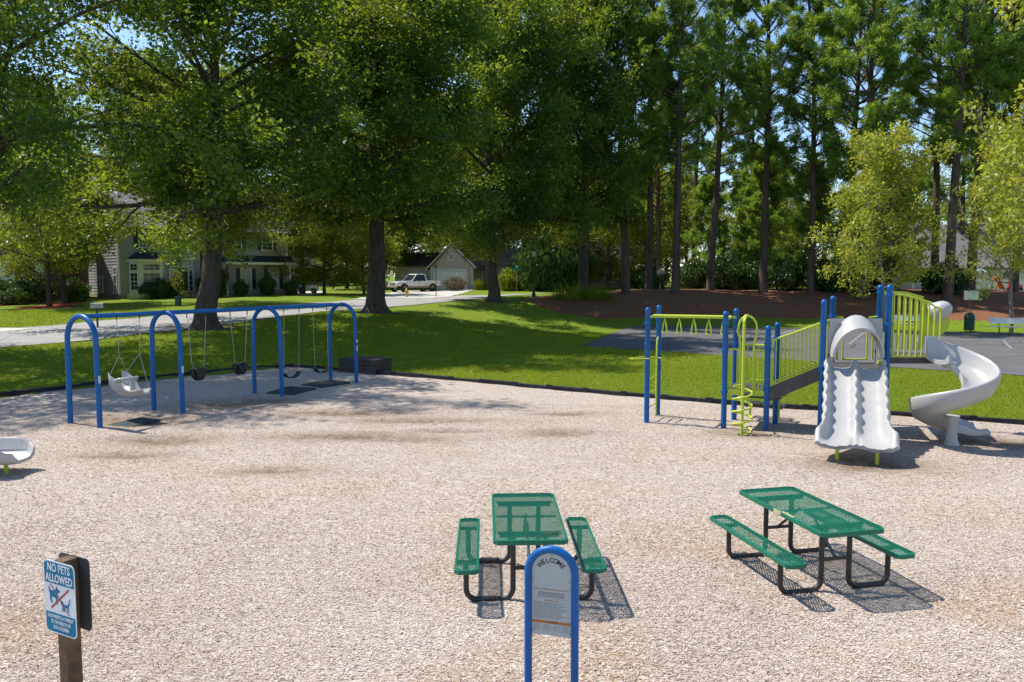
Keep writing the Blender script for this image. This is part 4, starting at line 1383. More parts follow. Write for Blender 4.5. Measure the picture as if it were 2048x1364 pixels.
# entry hoop
dg = (i0 - g0).normalized()
hc = (hl + hr) / 2
hw = (hr - hl).length / 2
hoop = [up(hl, 0.80), up(hl, 1.75), up(hl - dg * 0.02, 2.05), up(hl - dg * 0.08, 2.22)] + [up(hc + dg * ((hw + 0.05) * math.cos(a)), 2.27 + 0.27 * math.sin(a)) for a in [math.pi - math.pi * k / 10 for k in range(11)]] + [up(hr + dg * 0.05, 2.15), up(hr + dg * 0.01, 1.95), up(hr, 1.75), up(hr, 0.80)]
lime(hoop, 0.024, 'entry_hoop')
# corkscrew climber
cc = Vector(W(4.98, 17.05, 0))
lime([up(cc, -0.2), up(cc, 1.4), up(cc, 2.45), up(cc.lerp(hc, 0.35), 2.56), up(hc, 2.55)], 0.033, 'climber_pole', 12)
cork = []
for k in range(118):
    a = -0.6 + k * 0.19
    cork.append((cc.x + 0.205 * math.cos(a), cc.y + 0.205 * math.sin(a), 0.06 + k * 0.98 / 117))
lime([(cc.x, cc.y, 0.05)] + cork + [(cc.x + 0.1, cc.y + 0.25, 1.06), tuple(up(hc, 0.94))], 0.021, 'corkscrew')
# back railing of the lower deck
bars(h0.lerp(j0, 0.1), h0.lerp(j0, 0.9), 1.0, 1.0, 1.82, 1.82, 6)

# ramp up to the main deck
TOPZ = 1.45
a0, b0 = PV('A', 0), PV('B', 0)
il, jl = i0 + dg * 0.03, j0 + dg * 0.03
ring = []
for f, z in ((0.0, LOWZ), (1.0, TOPZ)):
    p, q = i0.lerp(a0, f), j0.lerp(b0, f)
    ring.append([tuple(up(p, z - 0.02)), tuple(up(q, z - 0.02)), tuple(up(q, z - 0.06)), tuple(up(p, z - 0.06))])
MB().loft(ring).build('ramp_deck', M_DECK, play)
for p0, p1 in ((i0, a0), (j0, b0)):
    n = (p1 - p0).normalized().cross(Vector((0, 0, 1))) * 0.025
    q0, q1 = p0.lerp(p1, 0.04), p0.lerp(p1, 0.955)
    MB().add([tuple(up(q0 + n, 0.66)), tuple(up(q1 + n, 1.18)), tuple(up(q1 + n, 1.47)), tuple(up(q0 + n, 0.97)), tuple(up(q0 - n, 0.66)), tuple(up(q1 - n, 1.18)), tuple(up(q1 - n, 1.47)), tuple(up(q0 - n, 0.97))],
             [(0, 1, 2, 3), (7, 6, 5, 4), (0, 4, 5, 1), (1, 5, 6, 2), (2, 6, 7, 3), (3, 7, 4, 0)]).build('ramp_side', M_DECK, play)
    bars(q0, q1, 1.0, 1.50, 2.0, 2.42, 12, r=0.0115)
    lime([up(q0, 1.06), up(q1, 1.56)], 0.016, 'railing_rail')
    lime([up(q1, 1.50), up(q1, 2.42)], 0.018, 'railing_rail')
# main deck, back barrier
deck([(6.70, 17.03), (7.92, 16.86), (8.34, 18.16), (7.32, 18.15)], TOPZ, 'main_deck', 0.07)
MB().box(tuple(Vector(W(7.30, 16.93, 1.38))), (1.1, 0.04, 0.16), rz=-0.15).build('deck_edge', M_DECK, play)
c0, d0 = PV('C', 0), PV('D', 0)
bl, brr = b0.lerp(d0, 0.12), b0.lerp(d0, 0.88)
for p in (bl, brr):
    lime([up(p, 1.50), up(p, 2.30), up(p.lerp((bl + brr) / 2, 0.25), 2.48), up(p.lerp(b0 if p is bl else d0, 0.9), 2.50)], 0.022, 'back_hoop')
lime([up(bl.lerp(brr, 0.16), 1.52), up(brr.lerp(bl, 0.16), 1.52)], 0.02, 'railing_rail')
for s in (0.0, 0.16):
    lime([up(bl.lerp(brr, s), 1.50), up(bl.lerp(brr, s), 2.30)], 0.02, 'baluster')
    lime([up(brr.lerp(bl, s), 1.50), up(brr.lerp(bl, s), 2.30)], 0.02, 'baluster')

# hooded entrance panel of the twin slide
ac = (c0 - a0).normalized()
fwd = Vector((ac.y, -ac.x, 0))
if fwd.y > 0:
    fwd = -fwd
HC = a0.lerp(c0, 0.5)
HM = Matrix(((ac.x, -fwd.x, 0, HC.x), (ac.y, -fwd.y, 0, HC.y), (0, 0, 1, 0), (0, 0, 0, 1)))      # local x along the panel, -y towards the slide
hw_ = 0.54
arch_in = [(0.44 * math.cos(a), 1.80 + 0.56 * math.sin(a)) for a in [math.pi * k / 20 for k in range(21)]]
def panel_face(y):
    return [(x, y, z) for x, z in arch_in]
rings = []
outer = []
for k in range(21):
    a = math.pi * k / 20
    x, z = math.cos(a), math.sin(a)
    s = max(abs(x) / hw_, abs(z) * 1.0 / 0.72)
    outer.append((x / s if s else 0, 1.80 + z / s if s else 1.8))
m = MB()
for y in (-0.02, 0.02):
    pass
ring_a = [[(xi, y, zi) for xi, zi in arch_in] for y in (-0.02, 0.02)]
ring_b = [[(xo, y, zo) for xo, zo in outer] for y in (-0.02, 0.02)]
m.loft([ring_a[0], ring_b[0], ring_b[1], ring_a[1], ring_a[0]], closed=False, M=HM)
for s in (-1, 1):
    m.box((s * 0.49, 0, 1.66), (0.10, 0.04, 0.28), M=HM)
m.build('slide_panel', M_GREYP, play, smooth=True, ang=30)
rings = []
for t in [k / 8 for k in range(9)]:
    y = -0.03 - 0.46 * t
    grow_ = 1.0 + 0.03 * math.sin(t * math.pi)
    hz = 0.88 - 0.25 * t ** 1.3
    ri = [(0.465 * grow_ * math.cos(a), y + 0.20 * t * (1 - math.sin(a)), 1.72 + (hz - 0.05) * math.sin(a)) for a in [math.pi * k / 20 for k in range(21)]]
    ro = [(0.515 * grow_ * math.cos(a), y + 0.20 * t * (1 - math.sin(a)), 1.72 + hz * math.sin(a)) for a in [math.pi * k / 20 for k in range(21)]]
    rings.append(ri + ro[::-1])
MB().loft(rings, M=HM).build('slide_hood', M_GREYP, play, smooth=True, ang=50)
MB().box((0.50, -0.08, 1.60), (0.10, 0.10, 0.07), M=HM).build('bracket', M_LIME, play, bevel=0.01)
MB().box((-0.52, -0.03, 1.73), (0.06, 0.06, 0.06), M=HM).build('bracket', M_BLACKP, play)

# twin wave slide
S0 = Vector((7.30, 16.86))
S1 = Vector((6.28, 14.32))
sd = (S1 - S0)
SL = sd.length
sd = sd / SL
sn = Vector((-sd.y, sd.x))
if sn.x < 0:
    sn = -sn
def slide_ring(u):
    zf = 1.47 - 1.08 * smoothstep(0.02, 0.10, u) * 0.06 - 1.06 * np.clip((u - 0.05) / 0.73, 0, 1) if u < 0.70 else None
    z_lin = 1.45 - 1.06 * (u - 0.04) / 0.74
    z_flat = 0.36
    k = 0.07
    zf = min(1.46, z_lin) if u < 0.5 else z_flat + 0.5 * ((z_lin - z_flat) + math.sqrt((z_lin - z_flat) ** 2 + k * k)) - 0.015
    if u < 0.5:
        zf = 1.46 - math.log(1 + math.exp((1.46 - z_lin) / 0.02)) * 0.02 if (1.46 - z_lin) < 0.4 else z_lin
    wave = math.sin(u * 2 * math.pi * 8.3)
    env = float(smoothstep(0.02, 0.08, u) * (1 - smoothstep(0.68, 0.80, u)))
    fl = 1 + 0.20 * float(smoothstep(0.70, 0.95, u))
    lip = float(smoothstep(0.90, 1.0, u))
    hr_ = 0.23 * (1 - 0.80 * lip) * (0.75 + 0.25 * float(smoothstep(0, 0.06, u)))
    hm = 0.17 * (1 - float(smoothstep(0.70, 0.90, u))) + 0.02
    dx = 0.018 * wave * env
    dz = 0.014 * wave * env
    bm_ = 0.020 * max(0, wave) * env
    prof = [(-0.575, 0.0), (-0.60 + dx, hr_ - 0.04), (-0.585 + dx, hr_ + dz), (-0.55 + dx, hr_ + 0.02 + dz), (-0.515 + dx, hr_ - 0.01 + dz), (-0.49 + dx * 0.7, hr_ * 0.5), (-0.45, 0.035), (-0.38, 0.006), (-0.26, 0.0 + 0.2 * bm_), (-0.15, 0.008 + 0.4 * bm_), (-0.09, 0.04), (-0.06 + dx, hm * 0.65), (-0.03 + dx, hm + dz), (0.0 + dx, hm + 0.02 + dz), (0.03 + dx, hm + dz), (0.06 + dx, hm * 0.65), (0.09, 0.04), (0.15, 0.008), (0.26, 0.0), (0.38, 0.006), (0.45, 0.035), (0.49 + dx * 0.7, hr_ * 0.5), (0.515 + dx, hr_ - 0.01 + dz), (0.55 + dx, hr_ + 0.02 + dz), (0.585 + dx, hr_ + dz), (0.60 + dx, hr_ - 0.04), (0.575, 0.0)]
    under = [(0.50, -0.05), (0.26, -0.06), (0.0, -0.03), (-0.26, -0.06), (-0.50, -0.05)]
    out = []
    for w, h in prof + under:
        lobe = 0.15 * math.exp(-((abs(w) - 0.32) / 0.20) ** 2) - 0.05 * math.exp(-(w / 0.09) ** 2)
        uu = u * SL + lobe * float(smoothstep(0.72, 1.0, u))
        p = S0 + sd * uu + sn * (w * fl)
        out.append(W(p.x, p.y, zf + h - 0.03 * lip))
    return out
us = sorted(set([k / 70 for k in range(71)] + [0.985, 0.995]))
MB().loft([slide_ring(u) for u in us]).build('twin_slide', M_GREYP, play, smooth=True, ang=60)
for w in (-0.32, 0.36):
    p = S0 + sd * (SL * 0.93) + sn * w
    lime([W(p.x, p.y, -0.2), W(p.x, p.y, 0.34)], 0.035, 'slide_leg', 10)

# curved bridge to the spiral slide
BRZ = 1.70
deck([(7.98, 16.80), (9.08, 16.78), (9.42, 17.75), (8.42, 18.14)], BRZ, 'bridge_deck', 0.13)
pa, pb = Vector(W(8.02, 16.79, 0)), Vector(W(9.06, 16.77, 0))
def top_z(f):
    return 3.04 - 0.34 * f ** 1.8
lime([up(pa.lerp(pb, f), top_z(f)) for f in [k / 10 for k in range(11)]], 0.02, 'barrier_rail')
lime([up(pa, BRZ + 0.03), up(pb, BRZ + 0.03)], 0.016, 'barrier_rail')
for i in range(9):
    f = 0.03 + 0.94 * i / 8
    p = pa.lerp(pb, f)
    MB().box(tuple(up(p, (BRZ + top_z(f)) / 2)), (0.022, 0.022, top_z(f) - BRZ), rz=0.35).build('slat', M_LIME, play)
# rear barrier: slats and a solid rounded board with a bubble window
ra_, rb2 = Vector(W(8.46, 18.12, 0)), Vector(W(9.42, 17.80, 0))
rd = (rb2 - ra_).normalized()
RM = Matrix(((rd.x, -rd.y, 0, ra_.x), (rd.y, rd.x, 0, ra_.y), (0, 0, 1, 0), (0, 0, 0, 1)))
RX = RM @ Matrix.Rotation(R(90), 4, 'X')          # board outlines drawn in x (along) and y (up)
for i in range(7):
    x = 0.05 + 0.115 * i
    MB().prism([(x, 1.76), (x + 0.042, 1.76), (x + 0.042, 3.06 - 0.10 * (i / 6) ** 2), (x, 3.06 - 0.10 * (i / 6) ** 2)], -0.012, 0.012, RX).build('slat', M_LIME, play)
MB().prism([(0.0, 3.0), (0.4, 2.98), (0.75, 2.90), (0.82, 2.96), (0.45, 3.07), (0.0, 3.09)], -0.016, 0.016, RX).build('barrier_rail', M_LIME, play)
board = [(0.78, 2.92), (0.98, 2.84), (1.14, 2.72), (1.22, 2.58)] + [(0.98 + 0.37 * math.cos(a), 2.42 + 0.37 * math.sin(a)) for a in [R(10 - 9.5 * k) for k in range(12)]] + [(0.88, 2.02), (0.80, 1.76), (0.72, 1.76), (0.76, 2.2)]
MB().prism(board, -0.014, 0.014, RX).build('bubble_board', M_LIME, play, bevel=0.006)
bub = MB().lathe([(0.245, 0.0), (0.25, 0.03), (0.22, 0.05), (0.215, 0.10), (0.20, 0.20), (0.17, 0.29), (0.12, 0.35), (0.06, 0.385), (0.01, 0.395)], 22,
                 M=RM @ Matrix.Translation((1.02, -0.02, 2.60)) @ Matrix.Rotation(R(62), 4, 'Y') @ Matrix.Rotation(R(28), 4, 'X')).build('bubble_window', M_GREYP, play, smooth=True)

# spiral slide
AX = Vector((8.88, 15.88))
def spiral_ring(q):
    # q 0..1 : angle 105 deg down clockwise, then a straight run-out
    turn = 0.86
    zf = 1.70 - 1.50 * min(q, 0.94) / 0.94 if q > 0.05 else 1.70 - 0.02 * q
    zf = max(zf, 0.20)
    if q <= turn:
        a = R(108 - 372 * q / turn)
        er = Vector((math.cos(a), math.sin(a)))
        base = AX
        shift = Vector((0, 0))
    else:
        a = R(108 - 372)
        er = Vector((math.cos(a), math.sin(a)))
        tdir = Vector((er.y, -er.x))
        shift = tdir * ((q - turn) / (1 - turn)) * 0.95
        base = AX + shift
    e_in = float(smoothstep(0, 0.06, q))
    e_out = 1 - float(smoothstep(0.90, 1.0, q)) * 0.75
    ho = (0.30 + 0.10 * (1 - float(smoothstep(0.05, 0.35, q)))) * e_out + 0.02
    hi = 0.10 * e_out + 0.02
    fl = 0.12 * (1 - e_out)
    prof = [(0.16, -0.02), (0.155, hi), (0.175, hi + 0.025), (0.20, hi), (0.225, 0.10), (0.28, 0.03), (0.40, 0.0), (0.54, 0.0), (0.68, 0.04), (0.76, 0.13), (0.80 + fl, ho - 0.03), (0.82 + fl, ho + 0.01), (0.85 + fl, ho + 0.03), (0.885 + fl, ho + 0.012), (0.89 + fl, ho - 0.03), (0.865 + fl, 0.12), (0.78, -0.02), (0.60, -0.075), (0.40, -0.085), (0.24, -0.06)]
    bank = 0.05
    return [W(base.x + er.x * r * 0.9, base.y + er.y * r * 0.9, zf + h + bank * (r - 0.5)) for r, h in prof]
MB().loft([spiral_ring(k / 90) for k in range(91)]).build('spiral_slide', M_GREYP, play, smooth=True, ang=60)
MB().lathe([(0.15, 0.02), (0.14, 0.05), (0.115, 0.12), (0.095, 0.30), (0.10, 0.48), (0.14, 0.62)], 18, W(AX.x - 0.0, AX.y, 0)).build('spiral_column', M_GREYP, play, smooth=True)
lime([W(9.24, 16.42, -0.2), W(9.24, 16.42, 0.3)], 0.035, 'slide_leg', 10)

# ------------------------------------------------------------------ end of a second slide at the left
ls = thing('slide', 'grey slide run-out with yellow legs beside the swing set', 'slide', (-9.98, 13.6, -0.03), 0.0)
def ls_ring(u):
    x = 1.52 - 3.4 * u
    z = 0.30 + (0 if u < 0.28 else 1.45 * (u - 0.28) ** 1.15)
    lip = float(smoothstep(0.10, 0.0, u))
    h = 0.26 * (1 - 0.55 * lip)
    w = 0.34 + 0.10 * float(smoothstep(0.35, 0.0, u)) - 0.12 * float(smoothstep(0.05, 0.0, u))
    return [(x, a * w, z + b) for a, b in ((-0.95, 0), (-1.05, h), (-0.98, h + 0.03), (-0.88, h), (-0.8, 0.08), (-0.5, 0.0), (0, -0.01), (0.5, 0.0), (0.8, 0.08), (0.88, h), (0.98, h + 0.03), (1.05, h), (0.95, 0), (0.6, -0.06), (0, -0.07), (-0.6, -0.06))]
MB().loft([ls_ring(k / 40) for k in range(41)]).build('chute', M_GREYP, ls, smooth=True, ang=60)
for x, y in ((1.20, 0.0), (-0.4, 0.0)):
    MB().tube([(x, y, -0.1), (x, y, 0.26 if x > 0 else 0.55)], 0.035, 10).build('leg', M_LIME, ls, smooth=True)
for y in (-0.55, 0.55):
    MB().lathe([(PR, -0.2), (PR, 2.6), (0.02, 2.68)], 14, (-2.0, y, 0)).build('post', M_BLUE, ls, smooth=True)
MB().box((-2.3, 0, 1.32), (0.9, 1.1, 0.08)).build('deck', M_DECK, ls)

# ------------------------------------------------------------------ picnic tables
def expanded(mb, x0, x1, y0, y1, z, px=0.0145, py=0.031, w=0.0082, t=0.003):
    """diamond lattice clipped to a rectangle"""
    for sgn in (-1, 1):
        dx, dy = px, py * sgn
        ln = math.hypot(dx, dy)
        dv = Vector((dx / ln, dy / ln, 0))
        nv = Vector((-dv.y, dv.x, 0)) * w / 2
        step = 2 * px
        ext = (y1 - y0) * px / py
        n0 = int((x1 - x0 + 2 * ext) / step) + 2
        for i in range(n0):
            sx = x0 - ext + i * step
            # line through (sx, y_start)
            ys_, ye = (y0, y1) if sgn > 0 else (y1, y0)
            p = Vector((sx, ys_, z))
            q = p + Vector((dx, dy, 0)) * ((y1 - y0) / py)
            # clip in x
            ta, tb_ = 0.0, 1.0
            ddx = q.x - p.x
            ta = max(ta, (x0 - p.x) / ddx)
            tb_ = min(tb_, (x1 - p.x) / ddx)
            if tb_ - ta < 0.003:
                continue
            a, b = p.lerp(q, ta), p.lerp(q, tb_)
            zz = Vector((0, 0, t if sgn > 0 else -t * 0.2))
            mb.add([a - nv + zz, a + nv + zz, b + nv + zz, b - nv + zz, a - nv - zz * 0 - Vector((0, 0, t)), a + nv - Vector((0, 0, t)), b + nv - Vector((0, 0, t)), b - nv - Vector((0, 0, t))],
                   [(0, 3, 2, 1), (4, 5, 6, 7), (0, 4, 7, 3), (1, 2, 6, 5)])

def slab(parent, name, cx, w, L, z, rim, chipped=False):
    o = MB()
    expanded(o, cx - w / 2 + 0.02, cx + w / 2 - 0.02, -L / 2 + 0.02, L / 2 - 0.02, z)
    top = o.build(name, M_GREENV, parent, fixn=False)
    c = 0.045
    poly = [(cx - w / 2 + c, -L / 2), (cx + w / 2 - c, -L / 2), (cx + w / 2, -L / 2 + c), (cx + w / 2, L / 2 - c), (cx + w / 2 - c, L / 2), (cx - w / 2 + c, L / 2), (cx - w / 2, L / 2 - c), (cx - w / 2, -L / 2 + c)]
    inner = []
    for x, y in poly:
        inner.append((cx + (x - cx) * (1 - 0.052 / w), y * (1 - 0.052 / L)))
    n = len(poly)
    vs = [(x, y, z + 0.006) for x, y in poly] + [(x, y, z - rim) for x, y in poly] + [(x, y, z + 0.006) for x, y in inner] + [(x, y, z - rim) for x, y in [(cx + (a - cx) * (1 - 0.012 / w), b * (1 - 0.012 / L)) for a, b in poly]]
    fs = []
    for i in range(n):
        j = (i + 1) % n
        fs += [(i, j, n + j, n + i), (2 * n + i, 2 * n + j, j, i), (n + i, n + j, 3 * n + j, 3 * n + i)]
    m = MB().add(vs, fs)
    m.build('rolled_rim', M_GREENV, top, bevel=0.008)
    return top

def picnic_table(label, x, y, rz, marks):
    t = thing('picnic_table', label, 'picnic table', (x, y, float(chip_z(np.array([x]), np.array([y]))[0])), rz)
    L = 1.76
    slab(t, 'table_top', 0.0, 0.76, L, 0.755, 0.045)
    BO, BW, BH = 0.649, 0.250, 0.452
    for s in (-1, 1):
        slab(t, 'bench', s * BO, BW, L, BH, 0.042)
    for ey in (-0.56, 0.56):
        for s in (-1, 1):
            xb, xt, rr_ = s * 0.66, s * 0.17, 0.11
            pts = [(xb, ey, BH - 0.03), (xb, ey, rr_ + 0.04)]
            for k in range(1, 7):
                a = k / 6 * math.pi / 2
                pts.append((xb - s * rr_ * (1 - math.cos(a)), ey, 0.03 + rr_ * (1 - math.sin(a))))
            for k in range(0, 7):
                a = k / 6 * math.pi / 2
                pts.append((xt + s * rr_ * (1 - math.sin(a)), ey, 0.03 + rr_ * (1 - math.cos(a))))
            pts += [(xt, ey, rr_ + 0.06), (xt, ey, 0.70)]
            MB().tube(pts, 0.029, 12).build('leg', M_BLACKP, t, smooth=True)
            MB().box((xb, ey, BH - 0.025), (0.20, 0.05, 0.03)).build('bench_bracket', M_BLACKP, t)
        MB().box((0, ey, 0.715), (0.62, 0.05, 0.04)).build('top_channel', M_BLACKP, t)
        MB().box((0, ey, 0.36), (0.30, 0.035, 0.03)).build('cross_brace', M_BLACKP, t)
        sgn = 1 if ey < 0 else -1
        MB().tube([(0, ey, 0.37), (0, ey + sgn * 0.44, 0.715)], 0.016, 8).build('diagonal_brace', M_BLACKP, t)
    for k in (-0.2, 0.0, 0.2):
        MB().box((0, k * L * 1.6, 0.738), (0.66, 0.03, 0.016)).build('stiffener', M_GREENV, t)
    for mk in marks:
        mk(t)
    return t
M_BARE = plain('bare_chipped_patch', (0.42, 0.36, 0.20), 0.7, 0.4, 30.0, dirt=(0.5, 0.2, 0.08, 0.7))
def stick(t):
    MB().tube([(0.12, -0.70, 0.768), (0.20, -0.675, 0.770), (0.27, -0.655, 0.768)], 0.006, 5).build('twig', plain('dry_twig', (0.22, 0.16, 0.07), 0.8, 0.2, 20.0), t)
def chip_rim(t):
    MB().box((-0.379, -0.02, 0.74), (0.010, 0.15, 0.046)).build('worn_patch', M_BARE, t)
    MB().box((-0.358, -0.20, 0.7625), (0.03, 0.22, 0.006)).build('worn_patch', M_BARE, t)
picnic_table('green mesh picnic table directly behind the welcome sign', 0.161, 8.68, 0.034, [])
tw = MB().tube([(0.32, 7.99, 0.775), (0.40, 8.01, 0.777), (0.47, 8.035, 0.775)], 0.006, 5).build('twig', plain('dry_twig', (0.22, 0.16, 0.07), 0.8, 0.2, 20.0))
tag(tw, 'small dry twig lying on the picnic table behind the welcome sign', 'twig')
picnic_table('angled green mesh picnic table with a chipped rim', 3.378, 8.96, 0.228, [chip_rim])

# ------------------------------------------------------------------ signs in the foreground
ws = thing('welcome_sign', 'blue arched post sign reading welcome with rules below', 'sign', (0.325, 6.36, -0.025), R(-17))
aw = 0.198
zc = 1.01
pts = [(-aw, 0, -0.3), (-aw, 0, 0.5)] + arc((0, 0, zc), aw, math.pi, 0, 20, 'xz') + [(aw, 0, 0.5), (aw, 0, -0.3)]
MB().tube(pts, 0.033, 16).build('arch', M_BLUE, ws, smooth=True)
pw = 0.170
ptop = zc
pb_ = 0.48
poly = [(-pw, pb_), (pw, pb_), (pw, ptop)] + [(pw * math.cos(a), ptop + pw * math.sin(a)) for a in [math.pi * k / 24 for k in range(1, 24)]] + [(-pw, ptop)]
SX = Matrix.Rotation(R(90), 4, 'X')
pan = MB().prism(poly, 0.0, 0.006, Matrix.Translation((0, 0.003, 0)) @ SX).build('panel', M_PANELGREY, ws)
def pm(x, z, a=0.0, d=0.0042):
    return Matrix.Translation((x, -d, z)) @ Matrix.Rotation(-a, 4, 'Y') @ SX
for i, ch in enumerate('WELCOME'):
    a = R(-50 + 100 * i / 6)
    text_mesh(ch, 0.056, M_PRINTBLACK, pan, pm(0.122 * math.sin(a), zc - 0.015 + 0.122 * math.cos(a), -a), sx=0.92, bold=0.0016)
text_mesh('ADULT SUPERVISION IS RECOMMENDED', 0.0185, M_PRINTORANGE, pan, pm(0, 0.868), sx=0.92)
def print_lines(rows, x0, x1, z0, dz, h, mat, seed, ragged=0.25, center=False, nwords=9):
    rg = random.Random(seed)
    m = MB()
    for r_ in range(rows):
        z = z0 - r_ * dz
        end = x0 + (x1 - x0) * rg.uniform(1 - ragged, 1.0)
        sh = ((x1 - end) / 2) if center else 0
        x = x0 + sh
        while x < end + sh - 0.004:
            wl = rg.uniform(0.5, 1.5) * (x1 - x0) / nwords
            xe = min(x + wl, end + sh)
            # a word as a row of letter strokes
            xx = x
            while xx < xe - 0.0012:
                hh = h * rg.choice((0.7, 0.7, 1.0))
                m.add([(xx, -0.0042, z), (xx + 0.0016, -0.0042, z), (xx + 0.0016, -0.0042, z + hh), (xx, -0.0042, z + hh)], [(0, 1, 2, 3)])
                xx += 0.0024
            x = xe + 0.005
    o = m.build('small_print', mat, pan)
    o['kind'] = 'stuff'
print_lines(3, -0.125, 0.125, 0.838, 0.015, 0.0085, M_PRINTBLACK, 1, 0.15, True, 8)
MB().box((0, -0.0038, 0.797), (0.31, 0.001, 0.0016)).build('rule_line', M_PRINTGREY, pan)
print_lines(1, -0.062, 0.062, 0.772, 0.01, 0.011, M_PRINTORANGE, 3, 0.02, True, 3)
print_lines(14, -0.152, 0.155, 0.757, 0.0105, 0.0055, M_PRINTGREY, 5, 0.35, False, 10)
MB().box((0, -0.0038, 0.592), (0.335, 0.0012, 0.024)).build('warning_band', M_PRINTORANGE, pan)
text_mesh('\u26a0 WARNING', 0.018, M_PRINTBLACK, pan, pm(0, 0.592, 0, 0.0048))
for xa, xb_ in ((-0.150, -0.085), (-0.072, 0.005), (0.018, 0.080), (0.092, 0.150)):
    print_lines(7, xa, xb_, 0.566, 0.0082, 0.005, M_PRINTPALE, int(xa * 1000) + 400, 0.2, False, 3)
for x, z in ((0.0, zc + 0.148), (-0.15, 0.945), (0.15, 0.945), (-0.155, 0.505), (0.155, 0.505)):
    MB().lathe([(0.011, 0), (0.011, 0.004), (0.006, 0.008)], 12, M=Matrix.Translation((x, -0.003, z)) @ Matrix.Rotation(R(90), 4, 'X')).build('screw', M_STEEL, ws, smooth=True)
for z in (0.95, 0.52):
    for s in (-1, 1):
        MB().box((s * 0.172, 0.006, z), (0.02, 0.012, 0.03)).build('bracket', M_BLACKP, ws)

# no pets post: square timber post with two back-to-back plates
np_ = thing('pet_sign_post', 'brown timber post carrying a teal no pets sign', 'sign', (-2.70, 4.70, -0.01), R(-28))
m = MB()
m.box((0, 0, 0.71), (0.092, 0.092, 2.02)).build('post', plain('brown_stained_post', (0.115, 0.066, 0.032), 0.8, 0.4, 7.0, bmp=0.6, bscale=40.0, dirt=(0.18, 0.13, 0.06, 0.7)), np_, bevel=0.006)
def rrect(w, h, r, n=6):
    out = []
    for cx, cy, a0_ in ((w / 2 - r, h / 2 - r, 0), (-w / 2 + r, h / 2 - r, 90), (-w / 2 + r, -h / 2 + r, 180), (w / 2 - r, -h / 2 + r, 270)):
        for k in range(n + 1):
            a = R(a0_ + 90 * k / n)
            out.append((cx + r * math.cos(a), cy + r * math.sin(a)))
    return out
NZ = 1.485
plate = MB().prism(rrect(0.30, 0.45, 0.035), 0.0, 0.003, Matrix.Translation((0.0, -0.0465, NZ)) @ SX).build('sign_plate', M_SIGNWHITE, np_)
MB().prism(rrect(0.30, 0.45, 0.035), 0.0, 0.003, Matrix.Translation((0.0, 0.050, NZ + 0.012)) @ SX).build('rear_sign_plate', M_SIGNBACK, np_)
def sm(x, z, d=0.0512):
    return Matrix.Translation((x, -d, NZ + z)) @ SX
def half_rrect(w, z0, z1, r, top):
    pts_ = []
    if top:
        pts_ = [(-w / 2, z0), (w / 2, z0)] + [(w / 2 - r + r * math.cos(R(a)), z1 - r + r * math.sin(R(a))) for a in range(0, 91, 15)] + [(-w / 2 + r + r * math.cos(R(a)), z1 - r + r * math.sin(R(a))) for a in range(90, 181, 15)]
    else:
        pts_ = [(w / 2, z1), (-w / 2, z1)] + [(-w / 2 + r + r * math.cos(R(a)), z0 + r + r * math.sin(R(a))) for a in range(180, 271, 15)] + [(w / 2 - r + r * math.cos(R(a)), z0 + r + r * math.sin(R(a))) for a in range(270, 361, 15)]
    return pts_
MB().prism(half_rrect(0.284, 0.085, 0.217, 0.028, True), 0.0, 0.0006, sm(0, 0, 0.0502)).build('teal_field', M_SIGNTEAL, plate)
MB().prism(half_rrect(0.284, -0.217, -0.098, 0.028, False), 0.0, 0.0006, sm(0, 0, 0.0502)).build('teal_field', M_SIGNTEAL, plate)
text_mesh('NO PETS', 0.070, M_SIGNWHITE, plate, sm(0.0, 0.182), sx=0.80, bold=0.0012)
text_mesh('ALLOWED', 0.070, M_SIGNWHITE, plate, sm(0.0, 0.117), sx=0.78, bold=0.0012)
for txt, z in (('DOG WASTE IS A THREAT', -0.122), ('TO THE HEALTH OF', -0.155), ('OUR CHILDREN', -0.188)):
    text_mesh(txt, 0.030, M_SIGNWHITE, plate, sm(0.0, z), sx=0.70, bold=0.0005)
# dog and cat pictograms, outlines in the plate's plane
dog = [(-0.105, 0.068), (-0.100, 0.052), (-0.090, 0.040), (-0.050, 0.040), (-0.034, 0.056), (-0.030, 0.072), (-0.020, 0.060), (0.004, 0.046), (0.002, 0.036), (-0.016, 0.034), (-0.022, 0.010), (-0.026, -0.032), (-0.018, -0.040), (-0.036, -0.040), (-0.040, -0.004), (-0.074, 0.002), (-0.078, -0.020), (-0.074, -0.040), (-0.088, -0.040), (-0.096, -0.012), (-0.098, 0.020), (-0.108, 0.045)]
cat = [(0.010, -0.012), (0.020, -0.008), (0.028, -0.016), (0.040, -0.030), (0.072, -0.028), (0.086, -0.012), (0.094, 0.014), (0.100, 0.012), (0.094, -0.018), (0.084, -0.038), (0.086, -0.062), (0.074, -0.074), (0.076, -0.058), (0.066, -0.046), (0.046, -0.048), (0.044, -0.078), (0.036, -0.078), (0.034, -0.056), (0.024, -0.078), (0.016, -0.076), (0.024, -0.050), (0.016, -0.032), (0.004, -0.026)]
for nm, pl in (('dog_pictogram', dog), ('cat_pictogram', cat)):
    MB().prism(pl, 0.0, 0.0006, sm(0, 0, 0.0502)).build(nm, M_SIGNTEAL, plate)
for a, b, w in (((-0.088, 0.078), (0.088, -0.088), 0.006), ((-0.085, -0.070), (0.090, 0.068), 0.014)):
    a, b = Vector((*a, 0)), Vector((*b, 0))
    dv = (b - a).normalized()
    nv = Vector((-dv.y, dv.x, 0)) * w / 2
    MB().prism([tuple((a - nv).xy), tuple((b - nv).xy), tuple((b + nv).xy), tuple((a + nv).xy)], 0.0, 0.0007, sm(0, 0, 0.0512)).build('red_bar', M_SIGNRED, plate)
